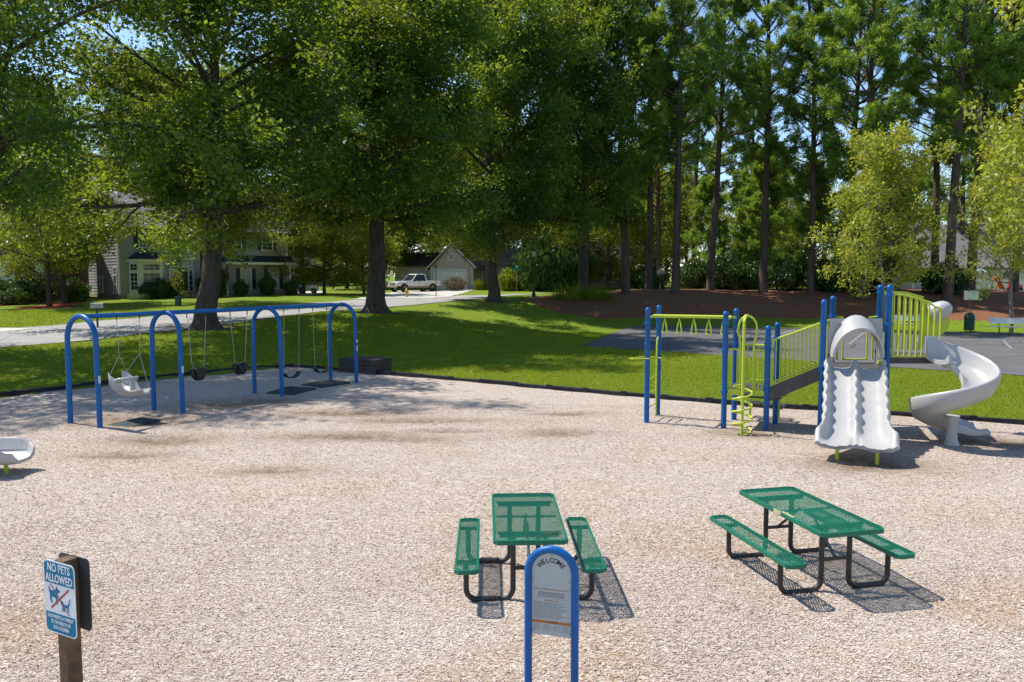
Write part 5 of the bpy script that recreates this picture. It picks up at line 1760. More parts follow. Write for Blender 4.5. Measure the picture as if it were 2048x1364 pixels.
for z in (0.19, -0.185):
    MB().lathe([(0.006, 0), (0.006, 0.003), (0.002, 0.004)], 10, M=Matrix.Translation((0, -0.051, NZ + z)) @ Matrix.Rotation(R(90), 4, 'X')).build('bolt', M_STEEL, np_)

# ------------------------------------------------------------------ houses
def wall_matrix(p0, p1):
    d = Vector((p1[0] - p0[0], p1[1] - p0[1], 0))
    L = d.length
    d.normalize()
    return Matrix(((d.x, -d.y, 0, p0[0]), (d.y, d.x, 0, p0[1]), (0, 0, 1, 0), (0, 0, 0, 1))), L      # x along the wall, -y outwards

def wall(h, p0, p1, z0, z1, mat, lap=0.17, gable=0.0, corner=True):
    M, L = wall_matrix(p0, p1)
    m = MB()
    m.add([(0, 0.05, z0), (L, 0.05, z0), (L, 0.05, z1), (0, 0.05, z1)], [(0, 1, 2, 3)], M)
    z = z0
    top = z1 + gable
    while z < top - 0.01:
        zz = min(z + lap, top)
        a0_, a1_ = 0.0, L
        if z >= z1 - 1e-6 and gable:
            f = (z - z1) / gable
            a0_, a1_ = L / 2 * f, L - L / 2 * f
        if a1_ - a0_ > 0.1:
            m.add([(a0_, -0.034, z), (a1_, -0.034, z), (a1_, -0.006, zz), (a0_, -0.006, zz), (a0_, 0.02, z), (a1_, 0.02, z)], [(0, 1, 2, 3), (4, 5, 1, 0)], M)
        z = zz
    m.build('siding', mat, h)
    if corner:
        for x in (0.0, L):
            MB().box((x, -0.02, (z0 + z1) / 2), (0.14, 0.07, z1 - z0), M=M).build('corner_trim', M_TRIM, h)

def window(h, p0, p1, s, w, z0, z1, cols=2, rows=3, shutters=False, trim=0.09, glass=None, rail=True):
    M, L = wall_matrix(p0, p1)
    m = MB()
    hw2 = w / 2
    m.box((s, -0.055, z1 + trim / 2), (w + 2 * trim, 0.06, trim), M=M)
    m.box((s, -0.065, z0 - trim / 2), (w + 2 * trim + 0.06, 0.09, trim), M=M)
    for q in (-1, 1):
        m.box((s + q * (hw2 + trim / 2), -0.055, (z0 + z1) / 2), (trim, 0.06, z1 - z0), M=M)
    f = m.build('window', M_TRIM, h)
    MB().box((s, -0.036, (z0 + z1) / 2), (w, 0.01, z1 - z0), M=M).build('pane', glass or M_PANE, f)
    mm = MB()
    if rail:
        mm.box((s, -0.05, (z0 + z1) / 2), (w, 0.025, 0.05), M=M)
    for i in range(1, cols):
        mm.box((s - hw2 + w * i / cols, -0.046, (z0 + z1) / 2), (0.028, 0.016, z1 - z0), M=M)
    for j in range(1, rows):
        mm.box((s, -0.0455, z0 + (z1 - z0) * j / rows), (w, 0.016, 0.028), M=M)
    if mm.v:
        mm.build('muntin', M_TRIM, f)['kind'] = 'stuff'
    if shutters:
        for q in (-1, 1):
            MB().box((s + q * (hw2 + trim + 0.19), -0.055, (z0 + z1) / 2), (0.36, 0.05, z1 - z0 + 0.1), M=M).build('shutter', M_SHUTTER, h)

def block(h, poly, z0, z1, mat, name='wall_core'):
    return MB().prism(poly, z0, z1).build(name, mat, h)

def gable_roof(h, x0, x1, y0, y1, ze, zr, mat, along='x', ov=0.35, t=0.12, name='roof'):
    if along == 'x':
        ym = (y0 + y1) / 2
        sec = [(y0 - ov, ze - ov * (zr - ze) / (ym - y0)), (ym, zr), (y1 + ov, ze - ov * (zr - ze) / (ym - y0))]
        rings = [[(x, y, z) for y, z in sec] + [(x, y, z - t) for y, z in sec[::-1]] for x in (x0 - ov, x1 + ov)]
    else:
        xm = (x0 + x1) / 2
        sec = [(x0 - ov, ze - ov * (zr - ze) / (xm - x0)), (xm, zr), (x1 + ov, ze - ov * (zr - ze) / (xm - x0))]
        rings = [[(x, y, z) for x, z in sec] + [(x, y, z - t) for x, z in sec[::-1]] for y in (y0 - ov, y1 + ov)]
    return MB().loft(rings).build(name, mat, h)

def steps_at(x, y):
    return zg(x, y)

# grey two-storey house
GH = Vector((-30.8, 62.6, 1.62))
gh = thing('grey_house', 'grey two-storey clapboard house with dark bay roof and shutters across the street', 'house', GH, math.atan2(0.69, 0.72))
FL = 14.4
lw0, lw1 = (0.0, 10.0), (0.0, 0.0)
block(gh, [(0.06, 0.06), (FL - 0.06, 0.06), (FL - 0.06, 9.9), (0.06, 9.9)], -0.5, 5.9, M_GREYSIDE)
wall(gh, lw0, lw1, 0.35, 5.9, M_GREYSIDE, 0.24)
wall(gh, (0, 0), (FL, 0), 0.35, 5.9, M_GREYSIDE, 0.2)
MB().box((FL / 2, 0.02, 0.0), (FL, 0.06, 0.72)).build('foundation', M_FOUND, gh)
Mw, Lw = wall_matrix(lw0, lw1)
MB().box((Lw / 2, 0.0, 0.0), (Lw, 0.08, 0.70), M=Mw).build('foundation', M_FOUND, gh)
window(gh, lw0, lw1, Lw - 0.75, 0.62, 0.55, 1.75, 2, 2)
window(gh, lw0, lw1, Lw - 0.75, 0.62, 1.95, 2.45, 2, 2, rail=False)
window(gh, lw0, lw1, Lw - 4.2, 0.62, 0.55, 1.75, 2, 2)
window(gh, lw0, lw1, Lw - 8.6, 1.0, 0.9, 2.3, 2, 4)
# bay window
bx0, bx1, bd = 0.75, 3.55, 0.9
bay = [((bx0, 0.0), (bx0 + 0.55, -bd)), ((bx0 + 0.55, -bd), (bx1 - 0.55, -bd)), ((bx1 - 0.55, -bd), (bx1, 0.0))]
block(gh, [(bx0, 0.0), (bx0 + 0.55, -bd), (bx1 - 0.55, -bd), (bx1, 0.0)], -0.3, 2.95, M_TRIM, 'bay_wall')
for (p0, p1) in bay:
    L_ = math.hypot(p1[0] - p0[0], p1[1] - p0[1])
    window(gh, p0, p1, L_ / 2, L_ - 0.42, 0.75, 2.05, 3 if L_ > 1.3 else 2, 4)
    window(gh, p0, p1, L_ / 2, L_ - 0.42, 2.30, 2.75, 3 if L_ > 1.3 else 2, 2, rail=False)
MB().prism([(bx0 - 0.15, 0.02), (bx0 + 0.42, -bd - 0.22), (bx1 - 0.42, -bd - 0.22), (bx1 + 0.15, 0.02)], 2.95, 3.16).build('bay_fascia', M_TRIM, gh)
MB().loft([[(bx0 - 0.2, 0.03, 3.16), (bx0 + 0.38, -bd - 0.28, 3.16), (bx1 - 0.38, -bd - 0.28, 3.16), (bx1 + 0.2, 0.03, 3.16)], [(bx0 + 0.55, 0.02, 3.75), (bx0 + 0.8, -0.12, 3.75), (bx1 - 0.8, -0.12, 3.75), (bx1 - 0.55, 0.02, 3.75)]]).build('bay_roof', M_ROOFD, gh)
# entrance
ent0, ent1 = (0, 0), (FL, 0)
door = MB().box((4.85, -0.06, 1.38), (0.95, 0.05, 2.1)).build('door', M_SHUTTER, gh)
MB().tube([(4.85 + 0.24 * math.cos(a), -0.10, 1.75 + 0.24 * math.sin(a)) for a in [2 * math.pi * k / 16 for k in range(16)]], 0.06, 6, closed=True).build('wreath', M_PALEBUSH, door)
MB().lathe([(0.03, 0), (0.035, 0.03), (0.0, 0.05)], 8, M=Matrix.Translation((5.22, -0.09, 1.35)) @ Matrix.Rotation(R(90), 4, 'X')).build('handle', M_STEEL, door)
window(gh, ent0, ent1, 5.62, 0.28, 0.6, 2.35, 1, 4, rail=False)
window(gh, ent0, ent1, 4.08, 0.28, 0.6, 2.35, 1, 4, rail=False)
window(gh, ent0, ent1, 4.85, 1.7, 2.65, 3.45, 5, 3, rail=False)
MB().box((4.85, -0.5, 0.15), (2.2, 1.1, 0.3)).build('step', M_CONC, gh)
MB().box((4.85, -1.2, 0.0), (2.4, 0.4, 0.3)).build('step', M_CONC, gh)
# right wing under its pent roof
window(gh, ent0, ent1, 10.45, 0.85, 0.75, 2.45, 2, 4, shutters=True, glass=M_BLIND)
window(gh, ent0, ent1, 13.05, 0.85, 0.75, 2.45, 2, 4, shutters=True, glass=M_BLIND)
MB().box((11.4, -0.55, 2.93), (6.3, 0.95, 0.20)).build('pent_fascia', M_TRIM, gh)
MB().loft([[(8.1, -1.08, 3.04), (14.7, -1.08, 3.04), (14.7, 0.0, 3.04), (8.1, 0.0, 3.04)], [(8.4, -0.08, 3.62), (14.5, -0.08, 3.62), (14.5, 0.0, 3.62), (8.4, 0.0, 3.62)]]).build('pent_roof', M_ROOFD, gh)
for x in (8.35, 14.2):
    MB().box((x, -0.85, 1.5), (0.14, 0.14, 2.7)).build('porch_post', M_TRIM, gh)
window(gh, ent0, ent1, 12.5, 0.9, 4.15, 5.4, 2, 4, shutters=True)
window(gh, ent0, ent1, 9.6, 0.9, 4.15, 5.4, 2, 4, shutters=True)
window(gh, ent0, ent1, 2.1, 0.9, 4.15, 5.4, 2, 4, shutters=True)
MB().tube([(7.9, -0.07, 5.8), (7.9, -0.07, 0.5), (7.75, -0.3, 0.35)], 0.045, 8).build('downpipe', M_TRIM, gh)
gable_roof(gh, 0, FL, 0, 9.9, 5.9, 8.8, M_ROOFG, 'x')
for i, (x, s_, h_) in enumerate(((3.9, 0.75, 1.5), (2.6, 0.8, 1.4), (1.6, 0.7, 1.2), (6.3, 0.8, 1.9), (7.2, 0.8, 2.6), (9.3, 0.6, 1.3), (11.7, 0.7, 1.7), (13.9, 0.6, 1.2))):
    q = gh.matrix_world @ Vector((x, -1.6, 0)) if False else Vector((GH.x + 0.722 * x + 0.692 * 1.5, GH.y + 0.692 * x - 0.722 * 1.5, 0))
    plant_bush('clipped dark shrub along the front of the grey house', BUSH_D, q.x, q.y, s_, h_, i * 1.1, 'shrubs along the grey house')
for i, x in enumerate((0.2, 1.1, 4.6)):
    q = Vector((GH.x + 0.722 * x + 0.692 * 2.3, GH.y + 0.692 * x - 0.722 * 2.3, 0))
    plant_bush('small pale flowering tuft at the grey house wall', BUSH_W, q.x, q.y, 0.38, 0.5, i * 2.0, 'pale tufts by the grey house')

# flag hanging from the porch post
def flag_mat():
    m, nt, p = new_mat('flag_cloth')
    tc = nt.nodes.new('ShaderNodeTexCoord')
    sp = nt.nodes.new('ShaderNodeSeparateXYZ')
    nt.links.new(tc.outputs['Generated'], sp.inputs[0])
    st = math_node(nt, 'FRACT', math_node(nt, 'MULTIPLY', sp.outputs['X'], 4.5), 0)
    red = math_node(nt, 'GREATER_THAN', st, 0.5)
    c = mix(nt, red, (0.62, 0.60, 0.58), (0.36, 0.03, 0.04))
    can = math_node(nt, 'MULTIPLY', math_node(nt, 'GREATER_THAN', sp.outputs['Z'], 0.62), math_node(nt, 'LESS_THAN', sp.outputs['X'], 0.5))
    c = mix(nt, can, c, (0.03, 0.04, 0.16))
    nt.links.new(c, p.inputs['Base Color'])
    p.inputs['Roughness'].default_value = 0.8
    return m
fx, fy = -24.0, 67.2
fl = thing('flag', 'striped red and white flag hanging limp from the grey house porch', 'flag', (fx, fy, 1.7), 0.6)
MB().tube([(0.35, 0.6, 1.4), (0.0, 0.0, 2.9)], 0.018, 6).build('pole', M_STEEL, fl)
rows_ = []
for i in range(15):
    f = i / 14
    rows_.append([(0.02 + (0.10 + 0.20 * f) * (k / 12 - 0.3) + 0.03 * math.sin(k * 1.7 + f * 2), 0.07 * math.sin(k * 1.9 + 3 * f), 2.75 - 1.55 * f - 0.10 * abs(k / 12 - 0.5)) for k in range(13)])
MB().loft(rows_, closed=False).build('cloth', flag_mat(), fl, smooth=True, ang=180, fixn=False)

# young staked sapling and utility pedestal on the lawn
sap = broadleaf(77, 2.6, 0.7, 0.75, 0.03, 9, 4, 3, 700, 0.10, M_LIGHTLEAF, M_BARK, low_el=35, high_el=70, flare=1.2, spread=0.10)
plant_tree('sapling', 'small yellow-leaved sapling on the lawn in front of the grey house', sap, -24.2, 57.8, 0.3, 0.85)
ped = thing('utility_pedestal', 'small green utility box on the lawn before the big oak', 'utility box', (-22.2, 53.0, zg(-22.2, 53.0)))
MB().box((0, 0, 0.28), (0.34, 0.30, 0.56)).build('cabinet', M_GREENMETAL, ped, bevel=0.03)
MB().box((0, 0, 0.59), (0.38, 0.34, 0.06)).build('lid', M_GREENMETAL, ped, bevel=0.02)

# brick house at the left edge
def brick_mat():
    m, nt, p = new_mat('red_brick')
    tc = nt.nodes.new('ShaderNodeTexCoord')
    mp = nt.nodes.new('ShaderNodeMapping')
    mp.inputs['Rotation'].default_value = (R(90), 0, 0)
    nt.links.new(tc.outputs['Object'], mp.inputs[0])
    b = nt.nodes.new('ShaderNodeTexBrick')
    b.inputs['Scale'].default_value = 4.5
    b.inputs['Color1'].default_value = (0.17, 0.055, 0.035, 1)
    b.inputs['Color2'].default_value = (0.10, 0.04, 0.03, 1)
    b.inputs['Mortar'].default_value = (0.20, 0.17, 0.15, 1)
    nt.links.new(mp.outputs[0], b.inputs['Vector'])
    nt.links.new(b.outputs['Color'], p.inputs['Base Color'])
    p.inputs['Roughness'].default_value = 0.9
    return m
M_BRICK = brick_mat()
bh = thing('brick_house', 'red brick house with white-framed windows behind dark shrubs', 'house', (-42.0, 58.0, 1.55), 0.12)
block(bh, [(0.0, 0.0), (7.6, 0.0), (7.6, 8), (0.0, 8)], -0.4, 5.6, M_BRICK, 'brick_wall')
for s in (2.0, 4.6):
    window(bh, (0, 0), (7.6, 0), s, 1.7, 0.9, 2.5, 3, 4, glass=M_BLIND, trim=0.14)
window(bh, (0, 0), (7.6, 0), 3.3, 1.2, 3.9, 5.1, 2, 4, trim=0.12)
MB().box((3.3, -0.05, 2.86), (5.4, 0.10, 0.28)).build('lintel', M_TRIM, bh)
MB().box((7.3, -0.10, 1.6), (0.5, 0.12, 3.4)).build('pilaster', M_TRIM, bh)
gable_roof(bh, 0, 7.6, 0, 8, 5.6, 8.0, M_ROOFB, 'x')

# garage house
G2 = Vector((-9.5, 94.2, 1.92))
g2 = thing('garage_house', 'beige clapboard house with white double garage door under a gable', 'house', G2, -0.35)
GWd = 5.3
block(g2, [(0.05, 0.05), (GWd - 0.05, 0.05), (GWd - 0.05, 7), (0.05, 7)], -0.4, 2.75, M_BEIGESIDE)
wall(g2, (0, 0), (GWd, 0), 0.0, 2.75, M_BEIGESIDE, 0.2, gable=2.45)
wall(g2, (0, 7), (0, 0), 0.0, 2.75, M_BEIGESIDE, 0.2)
gd = MB().box((2.45, -0.05, 1.06), (3.9, 0.06, 2.12)).build('garage_door', M_WHITE, g2)
for r_ in range(4):
    for c_ in range(4):
        MB().box((0.98 + 0.98 * c_, -0.085, 0.27 + 0.53 * r_), (0.80, 0.02, 0.36)).build('door_panel', M_WHITE, gd)
for x in (0.40, 4.50):
    MB().box((x, -0.06, 1.1), (0.18, 0.10, 2.25)).build('door_trim', M_TRIM, g2)
MB().box((2.45, -0.07, 2.28), (4.4, 0.14, 0.20)).build('door_trim', M_TRIM, g2)
MB().box((2.45, -0.09, 2.36), (0.25, 0.16, 0.28)).build('keystone', M_TRIM, g2)
for s in (-1, 1):
    a = Vector((GWd / 2 + s * (GWd / 2 + 0.45), -0.16, 2.42))
    b = Vector((GWd / 2, -0.16, 5.28))
    dv = b - a
    MB().box(tuple((a + b) / 2), (dv.length, 0.12, 0.24), ry=-math.atan2(dv.z, dv.x)).build('rake_board', M_TRIM, g2)
gable_roof(g2, 0, GWd, 0, 7, 2.75, 5.25, M_ROOFB, 'y', 0.38)
MB().tube([(GWd / 2 + 0.42 * math.cos(a), -0.10, 3.75 + 0.42 * math.sin(a)) for a in [2 * math.pi * k / 24 for k in range(24)]], 0.07, 6, closed=True).build('gable_vent', M_TRIM, g2)
MB().lathe([(0.40, 0), (0.40, 0.03)], 20, M=Matrix.Translation((GWd / 2, -0.05, 3.75)) @ Matrix.Rotation(R(90), 4, 'X')).build('vent_louvre', M_GREYSIDE, g2)
window(g2, (0, 7), (0, 0), 3.0, 0.9, 0.9, 2.2, 2, 4)
MB().tube([(GWd - 0.08, -0.12, 2.6), (GWd - 0.08, -0.12, 0.1)], 0.05, 8).build('downpipe', M_TRIM, g2)
block(g2, [(GWd + 0.02, 3), (GWd + 13, 3), (GWd + 13, 11), (GWd + 0.02, 11)], -0.4, 3.0, M_BEIGESIDE, 'main_wall')
wall(g2, (GWd, 2.95), (GWd + 13, 2.95), 0.0, 3.0, M_GREYSIDE, 0.2)
for s in (3.0, 7.0, 11.2):
    window(g2, (GWd, 2.95), (GWd + 13, 2.95), s, 0.95, 0.9, 2.4, 2, 4)
gable_roof(g2, GWd, GWd + 13, 3, 11, 3.0, 4.9, M_ROOFB, 'x')
block(g2, [(-7, 4), (-0.02, 4), (-0.02, 11), (-7, 11)], -0.4, 3.0, M_BEIGESIDE, 'side_wall')
window(g2, (-7, 4), (0, 4), 2.6, 1.0, 0.9, 2.3, 2, 4)
window(g2, (-7, 4), (0, 4), 4.9, 1.0, 0.9, 2.3, 2, 4)
gable_roof(g2, -7, 0, 4, 11, 3.0, 4.6, M_ROOFB, 'x')
lad = thing('ladder', 'orange-red step ladder leaning at the garage corner', 'ladder', (G2.x + 4.3, G2.y - 2.1, 1.95), -0.35)
for s in (-0.19, 0.19):
    MB().tube([(s, -0.5, 0.0), (s, 0.0, 2.3)], 0.025, 6).build('rail', M_WHITE, lad)
for k in range(8):
    f = (k + 0.7) / 8.4
    MB().tube([(-0.19, -0.5 + 0.5 * f, 2.3 * f), (0.19, -0.5 + 0.5 * f, 2.3 * f)], 0.018, 6).build('rung', M_ORANGE, lad)

# corner house glimpsed through the oak
ch = thing('corner_house', 'grey house corner with one white window behind the dark oak', 'house', (6.3, 93.5, 2.1), -0.05)
block(ch, [(0.05, 0.05), (8, 0.05), (8, 8), (0.05, 8)], -0.4, 3.1, M_GREYSIDE)
wall(ch, (0, 0), (8, 0), 0.1, 3.1, M_GREYSIDE, 0.2)
window(ch, (0, 0), (8, 0), 1.2, 0.95, 0.75, 2.75, 2, 4)
window(ch, (0, 0), (8, 0), 5.0, 0.95, 0.75, 2.75, 2, 4)
gable_roof(ch, 0, 8, 0, 8, 3.1, 5.6, M_ROOFG, 'x')

# pale blue house far behind
fh = thing('blue_house', 'pale blue house with brown roof seen between the trees', 'house', (-33.5, 106, 2.2), 0.25)
block(fh, [(0.0, 0.0), (9, 0.0), (9, 9), (0, 9)], -0.5, 5.4, M_BLUESIDE)
wall(fh, (0, -0.06), (9, -0.06), 0.2, 5.4, M_BLUESIDE, 0.22)
for s in (2, 5, 7.6):
    for z in (1.0, 3.7):
        window(fh, (0, -0.06), (9, -0.06), s, 0.9, z, z + 1.4, 2, 4)
gable_roof(fh, 0, 9, 0, 9, 5.4, 8.2, M_ROOFB, 'x')

# house behind the court
rh = thing('cream_house', 'cream house with wide grey roof beyond the pines', 'house', (34.0, 82.0, 1.6), -0.30)
block(rh, [(0.05, 0.05), (17.9, 0.05), (17.9, 9), (0.05, 9)], -0.5, 3.0, M_CREAMSIDE)
wall(rh, (0, 0), (18, 0), 0.1, 3.0, M_CREAMSIDE, 0.2)
for s in (2.0, 8.2, 11.4, 15.0):
    window(rh, (0, 0), (18, 0), s, 1.3, 0.9, 2.3, 2, 2)
gable_roof(rh, 0, 18, 0, 9, 3.0, 7.2, M_ROOFG, 'x')
for x in (0.4, 3.4, 6.2):
    MB().box((x, -1.9, 1.3), (0.13, 0.13, 2.5)).build('porch_post', M_TRIM, rh)
MB().box((3.3, -1.1, 2.62), (6.6, 2.1, 0.14)).build('porch_roof', M_ROOFG, rh)

# white panel fence with toys in front
wf = thing('white_fence', 'white vinyl privacy fence beyond the straw bank', 'fence', (41.0, 72.5, 1.35), -0.18)
for i in range(7):
    MB().box((0.95 + 2.0 * i, 0, 0.92), (1.86, 0.04, 1.6)).build('panel', M_WHITE, wf)
    MB().box((0.95 + 2.0 * i, 0, 1.76), (1.86, 0.07, 0.08)).build('rail', M_WHITE, wf)
for i in range(8):
    MB().box((-0.05 + 2.0 * i, 0, 0.9), (0.12, 0.12, 1.95)).build('post', M_WHITE, wf)
pav = thing('play_canopy', 'small white peaked canopy in front of the white fence', 'canopy', (40.2, 69.5, zg(40.2, 69.5)))
MB().lathe([(1.05, 1.45), (1.0, 1.55), (0.45, 1.95), (0.05, 2.35)], 8).build('canopy_top', M_WHITE, pav)
for a in range(4):
    MB().tube([(0.65 * math.cos(a * 1.571 + 0.8), 0.65 * math.sin(a * 1.571 + 0.8), 0), (0.65 * math.cos(a * 1.571 + 0.8), 0.65 * math.sin(a * 1.571 + 0.8), 1.5)], 0.03, 6).build('pole', M_WHITE, pav)
ts_ = thing('toy_slide', 'small orange toy slide by the white fence', 'toy slide', (42.0, 69.0, zg(42.0, 69.0)), 0.6)
MB().loft([[(x, -0.22, z), (x, 0.22, z), (x, 0.22, z - 0.07), (x, -0.22, z - 0.07)] for x, z in ((-0.5, 1.15), (-0.2, 1.1), (0.4, 0.5), (0.8, 0.2), (1.05, 0.16))]).build('chute', M_ORANGE, ts_)
for s in (-0.2, 0.2):
    MB().tube([(-0.75, s, 0), (-0.45, s, 1.3)], 0.04, 6).build('rail', M_ORANGE, ts_)
tc_ = thing('toy_car', 'red toy ride-on car by the white fence', 'toy car', (43.6, 69.2, zg(43.6, 69.2)), 0.3)
MB().loft([[(x, -0.28, zb), (x, 0.28, zb), (x, 0.25, zt_), (x, -0.25, zt_)] for x, zb, zt_ in ((-0.6, 0.2, 0.5), (-0.4, 0.15, 0.6), (0.2, 0.15, 0.6), (0.6, 0.2, 0.45))]).build('body', M_RED, tc_, bevel=0.05)
MB().box((-0.15, 0, 1.05), (0.7, 0.5, 0.08)).build('roof', M_RED, tc_, bevel=0.03)
for x in (-0.45, 0.15):
    for y in (-0.22, 0.22):
        MB().box((x, y, 0.8), (0.05, 0.05, 0.5)).build('pillar', M_RED, tc_)
for x in (-0.4, 0.4):
    for y in (-0.28, 0.28):
        MB().lathe([(0.14, -0.05), (0.14, 0.05)], 12, M=Matrix.Translation((x, y, 0.14)) @ Matrix.Rotation(R(90), 4, 'X')).build('wheel', M_TYRE, tc_)

# ------------------------------------------------------------------ vehicles
def wheel(parent, x, y, r, w):
    M = Matrix.Translation((x, y, r)) @ Matrix.Rotation(R(90), 4, 'X')
    o = MB().lathe([(r * 0.62, -w / 2), (r * 0.95, -w / 2), (r, -w * 0.3), (r, w * 0.3), (r * 0.95, w / 2), (r * 0.62, w / 2), (r * 0.62, -w / 2)], 24, M=M, cap=False).build('wheel', M_TYRE, parent, smooth=True)
    m = MB().lathe([(0.02, -w * 0.38), (r * 0.6, -w * 0.38), (r * 0.63, -w * 0.45), (r * 0.63, w * 0.45), (r * 0.6, w * 0.38), (0.02, w * 0.38)], 20, M=M)
    m.build('rim', M_RIM, o, smooth=True)

def body_loft(parent, name, stations, mat, bev=0.04):
    """stations: (x, zbottom, ztop, half width bottom, half width top)"""
    rings = []
    for x, zb, zt_, wb, wt in stations:
        rings.append([(x, -wb, zb), (x, wb, zb), (x, wb * 1.0, zb + (zt_ - zb) * 0.55), (x, wt, zt_), (x, -wt, zt_), (x, -wb * 1.0, zb + (zt_ - zb) * 0.55)])
    return MB().loft(rings).build(name, mat, parent, smooth=True, ang=35, bevel=bev)

tx, ty = -10.6, 86.6
pk = thing('pickup_truck', 'white pickup truck with tan lower trim parked on the driveway', 'truck', (tx, ty, zg(tx, ty) + 0.05), math.atan2(-0.66, -0.75))
# x forward
body_loft(pk, 'bonnet', [(0.95, 0.62, 1.18, 0.97, 0.90), (1.6, 0.62, 1.16, 0.97, 0.88), (2.4, 0.62, 1.10, 0.96, 0.86), (2.72, 0.66, 1.04, 0.92, 0.84), (2.80, 0.70, 0.98, 0.86, 0.80)], M_WHITECAR, 0.03)
cab = body_loft(pk, 'cab', [(-1.02, 0.62, 1.16, 0.97, 0.94), (-0.2, 0.62, 1.18, 0.98, 0.95), (0.98, 0.62, 1.18, 0.97, 0.93)], M_WHITECAR, 0.02)
MB().loft([[(x, -w, z), (x, w, z)] + [(x2, w2, z2), (x2, -w2, z2)] for x, w, z, x2, w2, z2 in ((-1.0, 0.92, 1.17, -0.82, 0.74, 1.86), (0.92, 0.91, 1.17, 0.22, 0.74, 1.86))]).build('cab_glass', M_CARGLASS, cab, bevel=0.02)
MB().loft([[(-0.86, -0.75, 1.84), (-0.86, 0.75, 1.84), (-0.80, 0.68, 1.91), (-0.80, -0.68, 1.91)], [(0.26, -0.75, 1.84), (0.26, 0.75, 1.84), (0.14, 0.68, 1.92), (0.14, -0.68, 1.92)]]).build('roof', M_WHITECAR, cab, bevel=0.02)
for s in (-1, 1):
    MB().tube([(0.93, s * 0.915, 1.17), (0.24, s * 0.755, 1.86)], 0.035, 6).build('pillar', M_WHITECAR, cab)
    MB().tube([(-0.98, s * 0.925, 1.17), (-0.83, s * 0.755, 1.86)], 0.07, 6).build('pillar', M_WHITECAR, cab)
    MB().tube([(-0.05, s * 0.93, 1.17), (-0.12, s * 0.76, 1.86)], 0.028, 6).build('pillar', M_BLACKT, cab)
    MB().box((-0.02, s * 0.985, 0.90), (0.012, 0.012, 0.56)).build('door_gap', M_BLACKT, cab)
    MB().box((0.1, s * 0.99, 1.05), (0.16, 0.03, 0.05)).build('handle', M_BLACKT, cab)
    MB().box((0.62, s * 1.08, 1.22), (0.14, 0.20, 0.22)).build('mirror', M_BLACKT, pk, bevel=0.03)
bed_ = body_loft(pk, 'bed', [(-2.85, 0.62, 1.18, 0.95, 0.94), (-2.78, 0.60, 1.20, 0.97, 0.95), (-1.06, 0.60, 1.20, 0.97, 0.95)], M_WHITECAR, 0.02)
MB().box((-1.95, 0, 1.205), (1.55, 1.55, 0.03)).build('bed_floor', M_BLACKT, bed_)
for s in (-1, 1):
    MB().box((-2.83, s * 0.88, 0.98), (0.10, 0.12, 0.34)).build('tail_light', M_REDLAMP, pk)
    MB().box((0.0, s * 0.965, 0.55), (3.9, 0.05, 0.20)).build('lower_trim', M_BEIGECAR, pk, bevel=0.02)
    MB().box((2.74, s * 0.70, 0.90), (0.12, 0.28, 0.20)).build('headlight', M_LAMPGLASS, pk, bevel=0.02)
    for x in (1.92, -1.75):
        wheel(pk, x, s * 0.86, 0.40, 0.27)
        M = Matrix.Translation((x, s * 0.955, 0.40)) @ Matrix.Rotation(R(90), 4, 'X')
        MB().tube([(x + 0.47 * math.cos(a), s * 0.965, 0.40 + 0.47 * math.sin(a)) for a in [math.pi * k / 14 for k in range(15)]], 0.055, 6).build('wheel_arch', M_BLACKT, pk)
        MB().lathe([(0.45, -0.03), (0.45, 0.03)], 20, M=M).build('wheel_well', M_BLACKT, pk)
MB().box((2.80, 0, 0.88), (0.06, 1.02, 0.26)).build('grille', M_BLACKT, pk, bevel=0.02)
MB().box((2.835, 0, 0.88), (0.03, 0.98, 0.04)).build('grille_bar', M_WHITECAR, pk)
MB().box((2.84, 0, 0.58), (0.20, 1.86, 0.22)).build('bumper', M_BEIGECAR, pk, bevel=0.05)
MB().box((-2.92, 0, 0.60), (0.16, 1.80, 0.18)).build('bumper', M_RIM, pk, bevel=0.04)
MB().box((0, 0, 0.50), (5.2, 1.2, 0.16)).build('chassis', M_BLACKT, pk)

cx_, cy_ = -22.2, 83.0
cr = thing('sedan', 'white sedan parked beside the grey house', 'car', (cx_, cy_, zg(cx_, cy_) + 0.04), math.atan2(-0.55, 0.83))
body_loft(cr, 'body', [(-2.25, 0.35, 0.86, 0.80, 0.74), (-2.0, 0.28, 0.98, 0.88, 0.80), (-0.8, 0.25, 0.96, 0.90, 0.84), (0.9, 0.25, 0.92, 0.90, 0.84), (1.9, 0.28, 0.78, 0.87, 0.76), (2.25, 0.34, 0.64, 0.78, 0.66)], M_WHITECAR, 0.04)
MB().loft([[(x, -w, z), (x, w, z), (x, w * 0.99, z + 0.01), (x, -w * 0.99, z + 0.01)] if z < 0.97 else [(x, -0.82, 0.93), (x, 0.82, 0.93), (x, w, z), (x, -w, z)] for x, w, z in ((-1.75, 0.8, 0.95), (-0.95, 0.60, 1.36), (0.15, 0.60, 1.40), (1.05, 0.8, 0.93))]).build('cabin_glass', M_CARGLASS, cr, smooth=True, ang=30)
MB().loft([[(-0.98, -0.58, 1.37), (-0.98, 0.58, 1.37), (-0.9, 0.5, 1.42), (-0.9, -0.5, 1.42)], [(0.2, -0.58, 1.40), (0.2, 0.58, 1.40), (0.1, 0.5, 1.44), (0.1, -0.5, 1.44)]]).build('roof', M_WHITECAR, cr, bevel=0.02)
